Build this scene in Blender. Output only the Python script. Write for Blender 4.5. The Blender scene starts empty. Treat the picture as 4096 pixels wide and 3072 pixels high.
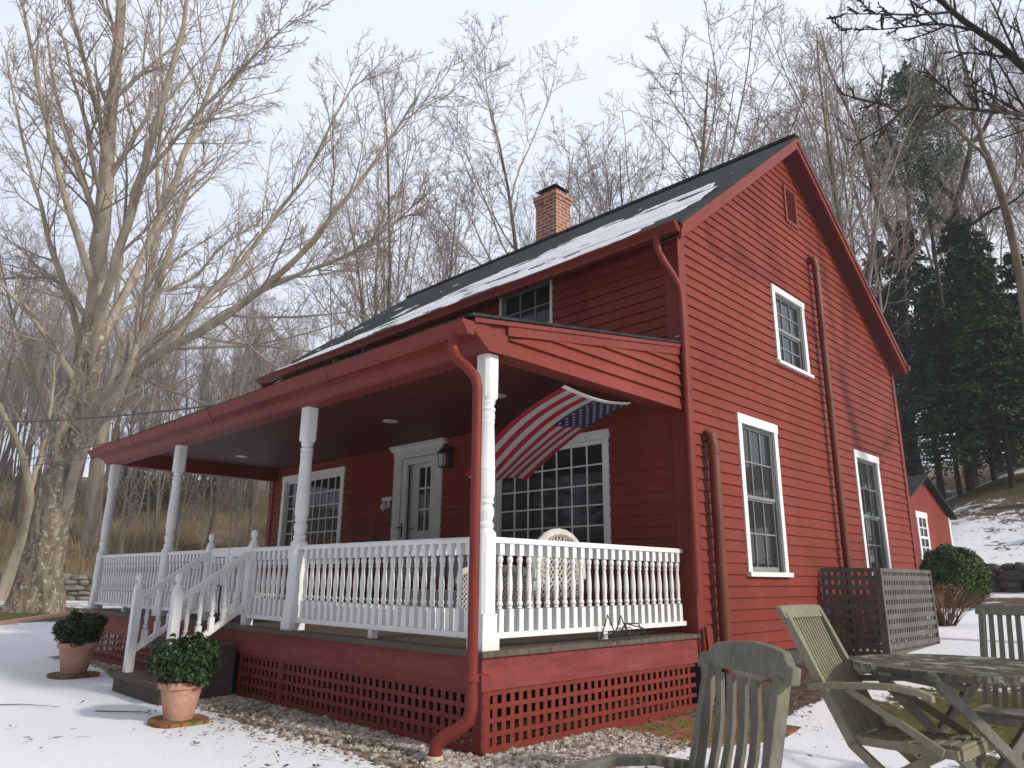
import bpy, bmesh, math, random
import numpy as np
from mathutils import Vector, Matrix
R = math.radians
C = bpy.context.scene.collection
scene = bpy.context.scene
rnd = random.Random(7)

# ------------------------------------------------------------------ camera
CAM = np.array([4.6986, -4.4269, 0.5911])
YAW, PITCH, ROLL, F = 0.7795, 0.2621, 0.0087, 2908.25
_cy, _sy = math.cos(YAW), math.sin(YAW)
_fw = np.array([-_sy, _cy, 0]); _rt = np.array([_cy, _sy, 0]); _up = np.array([0, 0, 1.0])
_f2 = _fw * math.cos(PITCH) + _up * math.sin(PITCH)
_u2 = _up * math.cos(PITCH) - _fw * math.sin(PITCH)
RT = _rt * math.cos(ROLL) + _u2 * math.sin(ROLL)
UP = _u2 * math.cos(ROLL) - _rt * math.sin(ROLL)
cam_d = bpy.data.cameras.new("camera")
cam_d.sensor_width = 36.0
cam_d.lens = F / 4096 * 36.0
cam_d.clip_end = 2000
cam_d.clip_start = 0.05
cam = bpy.data.objects.new("camera", cam_d); C.objects.link(cam)
m = Matrix.Identity(4)
for i in range(3):
    m[i][0], m[i][1], m[i][2], m[i][3] = RT[i], UP[i], -_f2[i], CAM[i]
cam.matrix_world = m
scene.camera = cam

def V(u, v, d):
    """point at distance d along the view, for a place seen at (u, v) in a 2212 px wide frame"""
    k = 4096 / 2212
    return CAM + (_f2 + RT * (u * k - 2048) / F - UP * (v * k - 1536) / F) * d

def CW(lat, d):
    h1 = RT[:2] / np.hypot(*RT[:2]); h2 = _f2[:2] / np.hypot(*_f2[:2])
    return CAM[:2] + lat * h1 + d * 0.965 * h2

# ------------------------------------------------------------------ light
SUN_DIR = Vector((0.86, 0.16, 0.46)).normalized()
EL = math.asin(SUN_DIR.z)
world = bpy.data.worlds.new("World"); scene.world = world
world.use_nodes = True
wn, wl = world.node_tree.nodes, world.node_tree.links
wn.clear()
wo = wn.new("ShaderNodeOutputWorld"); bg = wn.new("ShaderNodeBackground")
sky = wn.new("ShaderNodeTexSky"); sky.sky_type = 'NISHITA'; sky.sun_disc = False
sky.sun_elevation = EL; sky.sun_rotation = math.atan2(SUN_DIR.x, SUN_DIR.y)
tc = wn.new("ShaderNodeTexCoord"); mp = wn.new("ShaderNodeMapping")
mp.inputs['Scale'].default_value = (1.0, 1.0, 2.2)
nz = wn.new("ShaderNodeTexNoise"); nz.inputs['Scale'].default_value = 1.6; nz.inputs['Detail'].default_value = 5
nz.inputs['Roughness'].default_value = 0.55
rp = wn.new("ShaderNodeValToRGB")
rp.color_ramp.elements[0].position = 0.32; rp.color_ramp.elements[0].color = (6.9, 7.6, 9.3, 1)
rp.color_ramp.elements[1].position = 0.68; rp.color_ramp.elements[1].color = (8.7, 9.0, 9.7, 1)
mx = wn.new("ShaderNodeMixRGB"); mx.inputs[0].default_value = 0.9
dt = wn.new("ShaderNodeVectorMath"); dt.operation = 'DOT_PRODUCT'; dt.inputs[1].default_value = (-0.25, 0.93, 0.25)
wl.new(tc.outputs['Generated'], dt.inputs[0])
gr = wn.new("ShaderNodeMapRange"); gr.interpolation_type = 'SMOOTHSTEP'
for i_, v_ in ((1, -0.75), (2, 0.75), (3, 0.46), (4, 1.12)): gr.inputs[i_].default_value = v_
wl.new(dt.outputs['Value'], gr.inputs[0])
gm = wn.new("ShaderNodeMixRGB"); gm.blend_type = 'MULTIPLY'; gm.inputs[0].default_value = 1.0
wl.new(tc.outputs['Generated'], mp.inputs[0]); wl.new(mp.outputs[0], nz.inputs[0])
wl.new(nz.outputs[0], rp.inputs[0]); wl.new(sky.outputs[0], mx.inputs[1]); wl.new(rp.outputs[0], mx.inputs[2])
wl.new(mx.outputs[0], gm.inputs[1]); wl.new(gr.outputs[0], gm.inputs[2]); wl.new(gm.outputs[0], bg.inputs[0]); bg.inputs[1].default_value = 0.1
wl.new(bg.outputs[0], wo.inputs[0])
sun_d = bpy.data.lights.new("sun", 'SUN'); sun_d.energy = 3.0; sun_d.angle = R(4.0); sun_d.color = (1.0, 0.94, 0.85)
sun = bpy.data.objects.new("sun", sun_d); C.objects.link(sun)
sun.rotation_euler = (-SUN_DIR).to_track_quat('-Z', 'Y').to_euler()
sun.location = (20, 5, 30)
scene.view_settings.view_transform = 'Standard'; scene.view_settings.look = 'None'
scene.view_settings.exposure = 0.2; scene.view_settings.gamma = 1.0
scene.cycles.max_bounces = 6; scene.cycles.diffuse_bounces = 3; scene.cycles.glossy_bounces = 3
scene.cycles.use_denoising = True

# ------------------------------------------------------------------ materials
def _mat(name):
    m = bpy.data.materials.new(name); m.use_nodes = True
    return m, m.node_tree.nodes, m.node_tree.links, m.node_tree.nodes["Principled BSDF"]

def noise(n, l, scale, detail=4, rough=0.55, vec=None, stretch=None):
    t = n.new("ShaderNodeTexNoise"); t.inputs['Scale'].default_value = scale
    t.inputs['Detail'].default_value = detail; t.inputs['Roughness'].default_value = rough
    tcn = n.new("ShaderNodeTexCoord")
    src = tcn.outputs['Object'] if vec is None else vec
    if stretch:
        mpn = n.new("ShaderNodeMapping"); mpn.inputs['Scale'].default_value = stretch
        l.new(src, mpn.inputs[0]); src = mpn.outputs[0]
    l.new(src, t.inputs['Vector'])
    return t

def ramp(n, l, fac, a, b, p0=0.3, p1=0.7):
    r = n.new("ShaderNodeValToRGB")
    r.color_ramp.elements[0].position = p0; r.color_ramp.elements[0].color = (*a, 1)
    r.color_ramp.elements[1].position = p1; r.color_ramp.elements[1].color = (*b, 1)
    l.new(fac, r.inputs[0]); return r

def mixc(n, l, fac, a, b):
    x = n.new("ShaderNodeMixRGB")
    if isinstance(fac, float): x.inputs[0].default_value = fac
    else: l.new(fac, x.inputs[0])
    for i, c in ((1, a), (2, b)):
        if isinstance(c, tuple): x.inputs[i].default_value = (*c, 1)
        else: l.new(c, x.inputs[i])
    return x.outputs[0]

def bump(n, l, bsdf, h, strength=0.3, dist=0.02):
    b = n.new("ShaderNodeBump"); b.inputs['Strength'].default_value = strength; b.inputs['Distance'].default_value = dist
    l.new(h, b.inputs['Height']); l.new(b.outputs[0], bsdf.inputs['Normal'])

def paint(name, a, b, rough=0.55, scale=1.3, spots=None, spot_t=0.66, spec=0.3, stretch=None, bmp=0.08, grain=(0.86, 1.08)):
    """two tones of one colour in broad patches, fine grain, optional worn spots"""
    m, n, l, p = _mat(name)
    t = noise(n, l, scale, 5, 0.6, stretch=stretch)
    col = ramp(n, l, t.outputs[0], a, b).outputs[0]
    t2 = noise(n, l, 28, 3, 0.6)
    g = ramp(n, l, t2.outputs[0], (grain[0],) * 3, (grain[1],) * 3)
    mu = n.new("ShaderNodeMixRGB"); mu.blend_type = 'MULTIPLY'; mu.inputs[0].default_value = 1
    l.new(col, mu.inputs[1]); l.new(g.outputs[0], mu.inputs[2]); col = mu.outputs[0]
    if spots:
        t3 = noise(n, l, 5.5, 8, 0.7)
        s = ramp(n, l, t3.outputs[0], (0, 0, 0), (1, 1, 1), spot_t, spot_t + 0.05)
        col = mixc(n, l, s.outputs[0], col, spots)
    l.new(col, p.inputs['Base Color']); p.inputs['Roughness'].default_value = rough
    p.inputs['Specular IOR Level'].default_value = spec
    bump(n, l, p, t2.outputs[0], bmp, 0.01)
    return m

M = {}
M['red'] = paint("red_clapboard_paint", (0.165, 0.0275, 0.0185), (0.252, 0.052, 0.036), 0.6, 0.8, spec=0.16, stretch=(1, 1, 0.45))
M['redtrim'] = paint("red_trim_paint", (0.165, 0.027, 0.020), (0.215, 0.040, 0.030), 0.5, 1.1, spec=0.22, bmp=0.03)
M['redworn'] = paint("worn_red_paint", (0.18, 0.032, 0.030), (0.26, 0.062, 0.058), 0.6, 2.0, spec=0.2, spots=(0.33, 0.12, 0.11), spot_t=0.72, stretch=(1, 1, 5))
M['redshade'] = paint("shade_darkened_red_paint", (0.085, 0.018, 0.015), (0.11, 0.024, 0.02), 0.6, 1.0)  # red lowered to paint in the shade under porch roof and rake
M['white'] = paint("white_paint", (0.72, 0.72, 0.70), (0.80, 0.80, 0.79), 0.45, 2.0, spots=None, spec=0.35, bmp=0.03, grain=(0.95, 1.02))
M['door'] = paint("off_white_door_paint", (0.55, 0.53, 0.50), (0.62, 0.60, 0.57), 0.45, 2.0, bmp=0.03)
M['sash'] = paint("sash_paint_greyed_for_shade", (0.20, 0.215, 0.205), (0.26, 0.275, 0.265), 0.5, 3.0, bmp=0.03)  # shadow of the recess painted into sash and jamb as grey
M['deck'] = paint("weathered_deck_board", (0.075, 0.06, 0.045), (0.14, 0.115, 0.085), 0.75, 1.2, stretch=(0.6, 9, 1), bmp=0.2)
M['step'] = paint("dark_stained_step_wood", (0.055, 0.045, 0.038), (0.105, 0.085, 0.065), 0.75, 2.0, stretch=(1, 7, 7), bmp=0.2)
M['brown'] = paint("brown_pipe_paint", (0.125, 0.037, 0.022), (0.165, 0.052, 0.032), 0.5, 1.5)
M['cream'] = paint("cream_plastic", (0.62, 0.55, 0.36), (0.68, 0.62, 0.42), 0.45, 2.0)
M['black'] = paint("black_metal", (0.012, 0.012, 0.012), (0.022, 0.022, 0.022), 0.45, 3.0, spec=0.5)
M['capmetal'] = paint("dark_sheet_metal", (0.018, 0.020, 0.022), (0.03, 0.032, 0.036), 0.4, 2.0, spec=0.5)
M['lead'] = paint("brown_flashing", (0.12, 0.075, 0.07), (0.17, 0.11, 0.10), 0.55, 4.0)
M['terra'] = paint("terracotta", (0.46, 0.24, 0.165), (0.56, 0.33, 0.24), 0.75, 5.0, spots=(0.6, 0.42, 0.34), spot_t=0.68, bmp=0.3)
M['greywood'] = paint("grey_weathered_lattice", (0.088, 0.082, 0.073), (0.15, 0.14, 0.126), 0.8, 3.0, bmp=0.2)
M['wicker'] = paint("white_wicker", (0.60, 0.57, 0.51), (0.74, 0.71, 0.65), 0.6, 9.0, bmp=0.3)
M['cushion_red'] = paint("dark_red_cushion", (0.14, 0.012, 0.02), (0.19, 0.02, 0.028), 0.85, 5.0)
M['cushion_grey'] = paint("grey_cushion", (0.34, 0.33, 0.34), (0.44, 0.43, 0.43), 0.85, 5.0)
M['soil'] = paint("dark_soil", (0.02, 0.014, 0.010), (0.05, 0.036, 0.026), 0.95, 9.0, bmp=0.5)
M['lampglass'] = paint("lamp_lens", (0.5, 0.48, 0.42), (0.6, 0.58, 0.5), 0.3, 3.0)
M['wire'] = paint("grey_cable", (0.05, 0.05, 0.05), (0.09, 0.09, 0.09), 0.5, 3.0)
M['stick'] = paint("bark_twig", (0.09, 0.06, 0.045), (0.15, 0.11, 0.08), 0.9, 12.0)
M['orange'] = paint("orange_stake", (0.55, 0.10, 0.02), (0.6, 0.13, 0.03), 0.5, 3.0)
M['mortarwhite'] = paint("white_cloth_tape", (0.7, 0.68, 0.6), (0.78, 0.75, 0.68), 0.8, 3.0)

def teak(name, a, b, green, t0):
    m, n, l, p = _mat(name)
    t = noise(n, l, 2.2, 6, 0.65, stretch=(1, 1, 1))
    col = ramp(n, l, t.outputs[0], a, b).outputs[0]
    g = noise(n, l, 34, 4, 0.6, stretch=(1, 1, 0.25))
    col = mixc(n, l, 0.35, col, ramp(n, l, g.outputs[0], (0.04, 0.035, 0.028), (0.22, 0.20, 0.16)).outputs[0])
    t3 = noise(n, l, 6.5, 9, 0.72)
    s = ramp(n, l, t3.outputs[0], (0, 0, 0), (1, 1, 1), t0, t0 + 0.1)
    col = mixc(n, l, s.outputs[0], col, green)
    l.new(col, p.inputs['Base Color']); p.inputs['Roughness'].default_value = 0.85
    p.inputs['Specular IOR Level'].default_value = 0.2
    bump(n, l, p, g.outputs[0], 0.35, 0.01)
    return m
M['teak'] = teak("weathered_teak", (0.13, 0.125, 0.10), (0.26, 0.245, 0.195), (0.19, 0.20, 0.12), 0.60)
M['teaklight'] = teak("sunbleached_teak", (0.21, 0.20, 0.13), (0.31, 0.285, 0.185), (0.22, 0.23, 0.12), 0.62)
M['teaktop'] = teak("mossy_teak", (0.028, 0.026, 0.018), (0.06, 0.054, 0.036), (0.30, 0.33, 0.21), 0.515)

def glass():
    m, n, l, p = _mat("dark_window_glass")
    p.inputs['Base Color'].default_value = (0.026, 0.028, 0.029, 1); p.inputs['Roughness'].default_value = 0.03
    p.inputs['Specular IOR Level'].default_value = 0.5
    t = noise(n, l, 1.7, 2, 0.5); bump(n, l, p, t.outputs[0], 0.05, 0.02)
    return m
M['glass'] = glass()

def shingles():
    m, n, l, p = _mat("asphalt_shingles")
    tcn = n.new("ShaderNodeTexCoord"); sp = n.new("ShaderNodeSeparateXYZ"); l.new(tcn.outputs['Object'], sp.inputs[0])
    cb = n.new("ShaderNodeCombineXYZ")
    mu = n.new("ShaderNodeMath"); mu.operation = 'MULTIPLY'; mu.inputs[1].default_value = 1.26
    l.new(sp.outputs[1], mu.inputs[0]); l.new(sp.outputs[0], cb.inputs[0]); l.new(mu.outputs[0], cb.inputs[1])
    br = n.new("ShaderNodeTexBrick"); br.inputs['Scale'].default_value = 1.0
    br.inputs['Brick Width'].default_value = 0.32; br.inputs['Row Height'].default_value = 0.16
    br.inputs['Mortar Size'].default_value = 0.008
    br.inputs['Color1'].default_value = (0.022, 0.026, 0.028, 1); br.inputs['Color2'].default_value = (0.045, 0.05, 0.05, 1)
    br.inputs['Mortar'].default_value = (0.006, 0.006, 0.007, 1)
    l.new(cb.outputs[0], br.inputs[0])
    t = noise(n, l, 40, 3); g = ramp(n, l, t.outputs[0], (0.6, 0.6, 0.6), (1.3, 1.3, 1.3))
    x = n.new("ShaderNodeMixRGB"); x.blend_type = 'MULTIPLY'; x.inputs[0].default_value = 1
    l.new(br.outputs[0], x.inputs[1]); l.new(g.outputs[0], x.inputs[2]); l.new(x.outputs[0], p.inputs['Base Color'])
    p.inputs['Roughness'].default_value = 0.85; p.inputs['Specular IOR Level'].default_value = 0.2
    bump(n, l, p, br.outputs[1], -0.6, 0.01)
    return m
M['shingle'] = shingles()

def bricks():
    m, n, l, p = _mat("red_chimney_brick")
    tcn = n.new("ShaderNodeTexCoord"); sp = n.new("ShaderNodeSeparateXYZ"); l.new(tcn.outputs['Object'], sp.inputs[0])
    ad = n.new("ShaderNodeMath"); ad.operation = 'ADD'; l.new(sp.outputs[0], ad.inputs[0]); l.new(sp.outputs[1], ad.inputs[1])
    cb = n.new("ShaderNodeCombineXYZ"); l.new(ad.outputs[0], cb.inputs[0]); l.new(sp.outputs[2], cb.inputs[1])
    br = n.new("ShaderNodeTexBrick"); br.inputs['Scale'].default_value = 1.0
    br.inputs['Brick Width'].default_value = 0.27; br.inputs['Row Height'].default_value = 0.095
    br.inputs['Mortar Size'].default_value = 0.012
    br.inputs['Color1'].default_value = (0.25, 0.085, 0.05, 1); br.inputs['Color2'].default_value = (0.36, 0.14, 0.085, 1)
    br.inputs['Mortar'].default_value = (0.52, 0.42, 0.34, 1)
    l.new(cb.outputs[0], br.inputs[0])
    t = noise(n, l, 7, 6, 0.7); g = ramp(n, l, t.outputs[0], (0.65, 0.6, 0.58), (1.15, 1.1, 1.1))
    x = n.new("ShaderNodeMixRGB"); x.blend_type = 'MULTIPLY'; x.inputs[0].default_value = 1
    l.new(br.outputs[0], x.inputs[1]); l.new(g.outputs[0], x.inputs[2]); l.new(x.outputs[0], p.inputs['Base Color'])
    p.inputs['Roughness'].default_value = 0.85; bump(n, l, p, br.outputs[1], -0.5, 0.01)
    return m
M['brick'] = bricks()

def bark(name, a, b, lichen=None, lt=0.6, sc=3.0, bstr=0.6):
    m, n, l, p = _mat(name)
    t = noise(n, l, sc, 7, 0.65, stretch=(1, 1, 0.25))
    col = ramp(n, l, t.outputs[0], a, b, 0.35, 0.65).outputs[0]
    if lichen:
        t2 = noise(n, l, sc * 1.1, 7, 0.75); s = ramp(n, l, t2.outputs[0], (0, 0, 0), (1, 1, 1), lt, lt + 0.05)
        col = mixc(n, l, s.outputs[0], col, lichen)
    l.new(col, p.inputs['Base Color']); p.inputs['Roughness'].default_value = 0.95; p.inputs['Specular IOR Level'].default_value = 0.1
    bump(n, l, p, t.outputs[0], bstr, 0.08)
    return m
M['maplebark'] = bark("maple_bark", (0.105, 0.084, 0.06), (0.37, 0.305, 0.225), (0.50, 0.52, 0.43), 0.55, 4.5, 1.0)
M['maplelimb'] = bark("maple_limb_bark", (0.27, 0.23, 0.17), (0.46, 0.40, 0.31), (0.42, 0.43, 0.34), 0.63, 2.0, 0.4)
M['twig'] = bark("twig_bark", (0.215, 0.178, 0.152), (0.32, 0.272, 0.236), None, 0.6, 0.7, 0.0)
M['twigmaple'] = bark("maple_twig_bark", (0.27, 0.225, 0.185), (0.38, 0.32, 0.265), None, 0.6, 0.7, 0.0)
M['twigdark'] = bark("dark_twig_bark", (0.075, 0.062, 0.055), (0.14, 0.118, 0.105), None, 0.6, 0.7, 0.0)
M['forestbark'] = bark("forest_bark", (0.09, 0.072, 0.055), (0.20, 0.165, 0.125), (0.25, 0.26, 0.2), 0.66, 1.6, 0.4)
M['darkbark'] = bark("dark_bark", (0.025, 0.022, 0.019), (0.07, 0.06, 0.05), None, 0.66, 1.6, 0.4)
M['palebark'] = bark("pale_bark", (0.20, 0.17, 0.12), (0.36, 0.32, 0.24), None, 0.66, 1.6, 0.3)

def leafmat(name, a, b, scale=6.0, rough=0.6):
    m, n, l, p = _mat(name)
    at = n.new("ShaderNodeAttribute"); at.attribute_name = "tone"
    t = noise(n, l, scale, 3)
    mth = n.new("ShaderNodeMath"); mth.operation = 'ADD'; l.new(at.outputs['Fac'], mth.inputs[0])
    m2 = n.new("ShaderNodeMath"); m2.operation = 'MULTIPLY_ADD'; m2.inputs[1].default_value = 0.9; m2.inputs[2].default_value = -0.45
    l.new(t.outputs[0], m2.inputs[0]); l.new(m2.outputs[0], mth.inputs[1])
    col = ramp(n, l, mth.outputs[0], a, b, 0.1, 0.9)
    l.new(col.outputs[0], p.inputs['Base Color']); p.inputs['Roughness'].default_value = rough
    p.inputs['Specular IOR Level'].default_value = 0.25
    return m
M['boxleaf'] = leafmat("boxwood_leaf", (0.010, 0.022, 0.008), (0.055, 0.105, 0.022), 9, 0.45)
M['yewleaf'] = leafmat("clipped_evergreen_leaf", (0.022, 0.048, 0.008), (0.085, 0.135, 0.022), 3, 0.6)
M['needle'] = leafmat("hemlock_needles", (0.020, 0.040, 0.018), (0.075, 0.12, 0.042), 0.5, 0.7)
M['pineneedle'] = leafmat("pine_needles", (0.07, 0.105, 0.07), (0.15, 0.20, 0.13), 0.5, 0.7)
M['drystem'] = leafmat("dry_stem", (0.065, 0.036, 0.024), (0.23, 0.135, 0.075), 3, 0.8)
M['brushstem'] = leafmat("dry_brush_stem", (0.16, 0.115, 0.065), (0.37, 0.28, 0.155), 0.15, 0.9)
M['deadleaf'] = leafmat("dead_leaf", (0.06, 0.035, 0.02), (0.26, 0.14, 0.07), 2, 0.7)
M['pebble'] = leafmat("pebble_stone", (0.16, 0.12, 0.09), (0.52, 0.47, 0.41), 2, 0.7)
M['rock'] = paint("field_stone", (0.10, 0.095, 0.075), (0.24, 0.225, 0.185), 0.9, 2.5, spots=(0.32, 0.32, 0.25), spot_t=0.62, bmp=0.6)
M['darkrock'] = paint("shaded_field_stone", (0.05, 0.048, 0.045), (0.12, 0.115, 0.11), 0.9, 2.5, bmp=0.6)

def snowmat(name):
    m, n, l, p = _mat(name)
    t = noise(n, l, 9, 6, 0.6)
    col = ramp(n, l, t.outputs[0], (0.76, 0.77, 0.80), (0.86, 0.865, 0.88))
    l.new(col.outputs[0], p.inputs['Base Color']); p.inputs['Roughness'].default_value = 0.7
    p.inputs['Specular IOR Level'].default_value = 0.2
    bump(n, l, p, t.outputs[0], 0.25, 0.03)
    return m
M['snow'] = snowmat("snow")

def groundmat():
    m, n, l, p = _mat("snowy_ground")
    def attr(nm):
        a = n.new("ShaderNodeAttribute"); a.attribute_name = nm; return a.outputs['Fac']
    pos = n.new("ShaderNodeNewGeometry").outputs['Position']
    t1 = noise(n, l, 1.1, 8, 0.68, vec=pos); t2 = noise(n, l, 7, 6, 0.7, vec=pos); t3 = noise(n, l, 0.25, 4, 0.6, vec=pos)
    a1 = n.new("ShaderNodeMath"); a1.operation = 'MULTIPLY_ADD'; a1.inputs[1].default_value = 0.6
    l.new(t1.outputs[0], a1.inputs[0])
    a2 = n.new("ShaderNodeMath"); a2.operation = 'MULTIPLY'; a2.inputs[1].default_value = 0.4
    l.new(t2.outputs[0], a2.inputs[0]); l.new(a2.outputs[0], a1.inputs[2])          # mixed noise about .5
    cv = n.new("ShaderNodeMath"); cv.operation = 'ADD'; l.new(attr('cover'), cv.inputs[0]); l.new(a1.outputs[0], cv.inputs[1])
    sn = ramp(n, l, cv.outputs[0], (0, 0, 0), (1, 1, 1), 0.96, 1.04)
    dirt = ramp(n, l, t2.outputs[0], (0.055, 0.040, 0.026), (0.17, 0.13, 0.085)).outputs[0]
    grass = ramp(n, l, t2.outputs[0], (0.045, 0.050, 0.012), (0.13, 0.125, 0.035)).outputs[0]
    grav = ramp(n, l, t2.outputs[0], (0.20, 0.15, 0.11), (0.48, 0.42, 0.34)).outputs[0]
    tan = ramp(n, l, t1.outputs[0], (0.13, 0.092, 0.05), (0.27, 0.20, 0.11)).outputs[0]
    col = mixc(n, l, attr('grass'), dirt, grass)
    col = mixc(n, l, attr('gravel'), col, grav)
    col = mixc(n, l, attr('brush'), col, tan)
    snowc = ramp(n, l, t3.outputs[0], (0.79, 0.80, 0.83), (0.86, 0.865, 0.88)).outputs[0]
    dust = ramp(n, l, t2.outputs[0], (1, 1, 1), (0, 0, 0), 0.24, 0.33)
    snowc = mixc(n, l, dust.outputs[0], snowc, (0.62, 0.60, 0.58))
    col = mixc(n, l, sn.outputs[0], col, snowc)
    l.new(col, p.inputs['Base Color']); p.inputs['Roughness'].default_value = 0.8; p.inputs['Specular IOR Level'].default_value = 0.15
    hb = n.new("ShaderNodeMath"); hb.operation = 'ADD'; l.new(a1.outputs[0], hb.inputs[0]); l.new(sn.outputs[0], hb.inputs[1])
    t4 = noise(n, l, 38, 3, 0.6, vec=pos); hc = n.new("ShaderNodeMath"); hc.operation = 'MULTIPLY_ADD'; hc.inputs[1].default_value = 0.35; l.new(t4.outputs[0], hc.inputs[0]); l.new(hb.outputs[0], hc.inputs[2])
    bump(n, l, p, hc.outputs[0], 0.4, 0.05)
    return m
M['ground'] = groundmat()

def patiomat():
    m, n, l, p = _mat("mossy_brick_paving")
    pos = n.new("ShaderNodeNewGeometry").outputs['Position']
    br = n.new("ShaderNodeTexBrick"); br.inputs['Scale'].default_value = 1.0
    br.inputs['Brick Width'].default_value = 0.24; br.inputs['Row Height'].default_value = 0.11; br.inputs['Mortar Size'].default_value = 0.008
    br.inputs['Color1'].default_value = (0.20, 0.07, 0.03, 1); br.inputs['Color2'].default_value = (0.30, 0.115, 0.05, 1); br.inputs['Mortar'].default_value = (0.05, 0.05, 0.02, 1)
    l.new(pos, br.inputs[0])
    t = noise(n, l, 3.5, 7, 0.7, vec=pos); s = ramp(n, l, t.outputs[0], (0, 0, 0), (1, 1, 1), 0.46, 0.56)
    g = ramp(n, l, noise(n, l, 20, 3, vec=pos).outputs[0], (0.05, 0.065, 0.008), (0.17, 0.19, 0.02))
    t2 = noise(n, l, 2.0, 7, 0.7, vec=pos); s2 = ramp(n, l, t2.outputs[0], (0, 0, 0), (1, 1, 1), 0.56, 0.6)
    c = mixc(n, l, s.outputs[0], br.outputs[0], g.outputs[0]); c = mixc(n, l, s2.outputs[0], c, (0.07, 0.045, 0.03))
    l.new(c, p.inputs['Base Color']); p.inputs['Roughness'].default_value = 0.85
    bump(n, l, p, t.outputs[0], 0.6, 0.03)
    return m
M['patio'] = patiomat()

def flagmat(name, c):
    m, n, l, p = _mat(name)
    w = noise(n, l, 60, 2); col = ramp(n, l, w.outputs[0], tuple(x * 0.85 for x in c), tuple(min(1, x * 1.1) for x in c))
    l.new(col.outputs[0], p.inputs['Base Color']); p.inputs['Roughness'].default_value = 0.8
    tr = n.new("ShaderNodeBsdfTranslucent"); l.new(col.outputs[0], tr.inputs[0])
    ms = n.new("ShaderNodeMixShader"); ms.inputs[0].default_value = 0.3
    out = n["Material Output"]; l.new(p.outputs[0], ms.inputs[1]); l.new(tr.outputs[0], ms.inputs[2]); l.new(ms.outputs[0], out.inputs[0])
    return m
M['flagred'] = flagmat("flag_red", (0.40, 0.022, 0.045)); M['flagwhite'] = flagmat("flag_white", (0.56, 0.53, 0.51)); M['flagblue'] = flagmat("flag_blue", (0.022, 0.025, 0.10))

# ------------------------------------------------------------------ mesh building helpers
def wloc(o):
    p = Vector((0, 0, 0))
    while o is not None:
        p = p + o.location; o = o.parent
    return p

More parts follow.
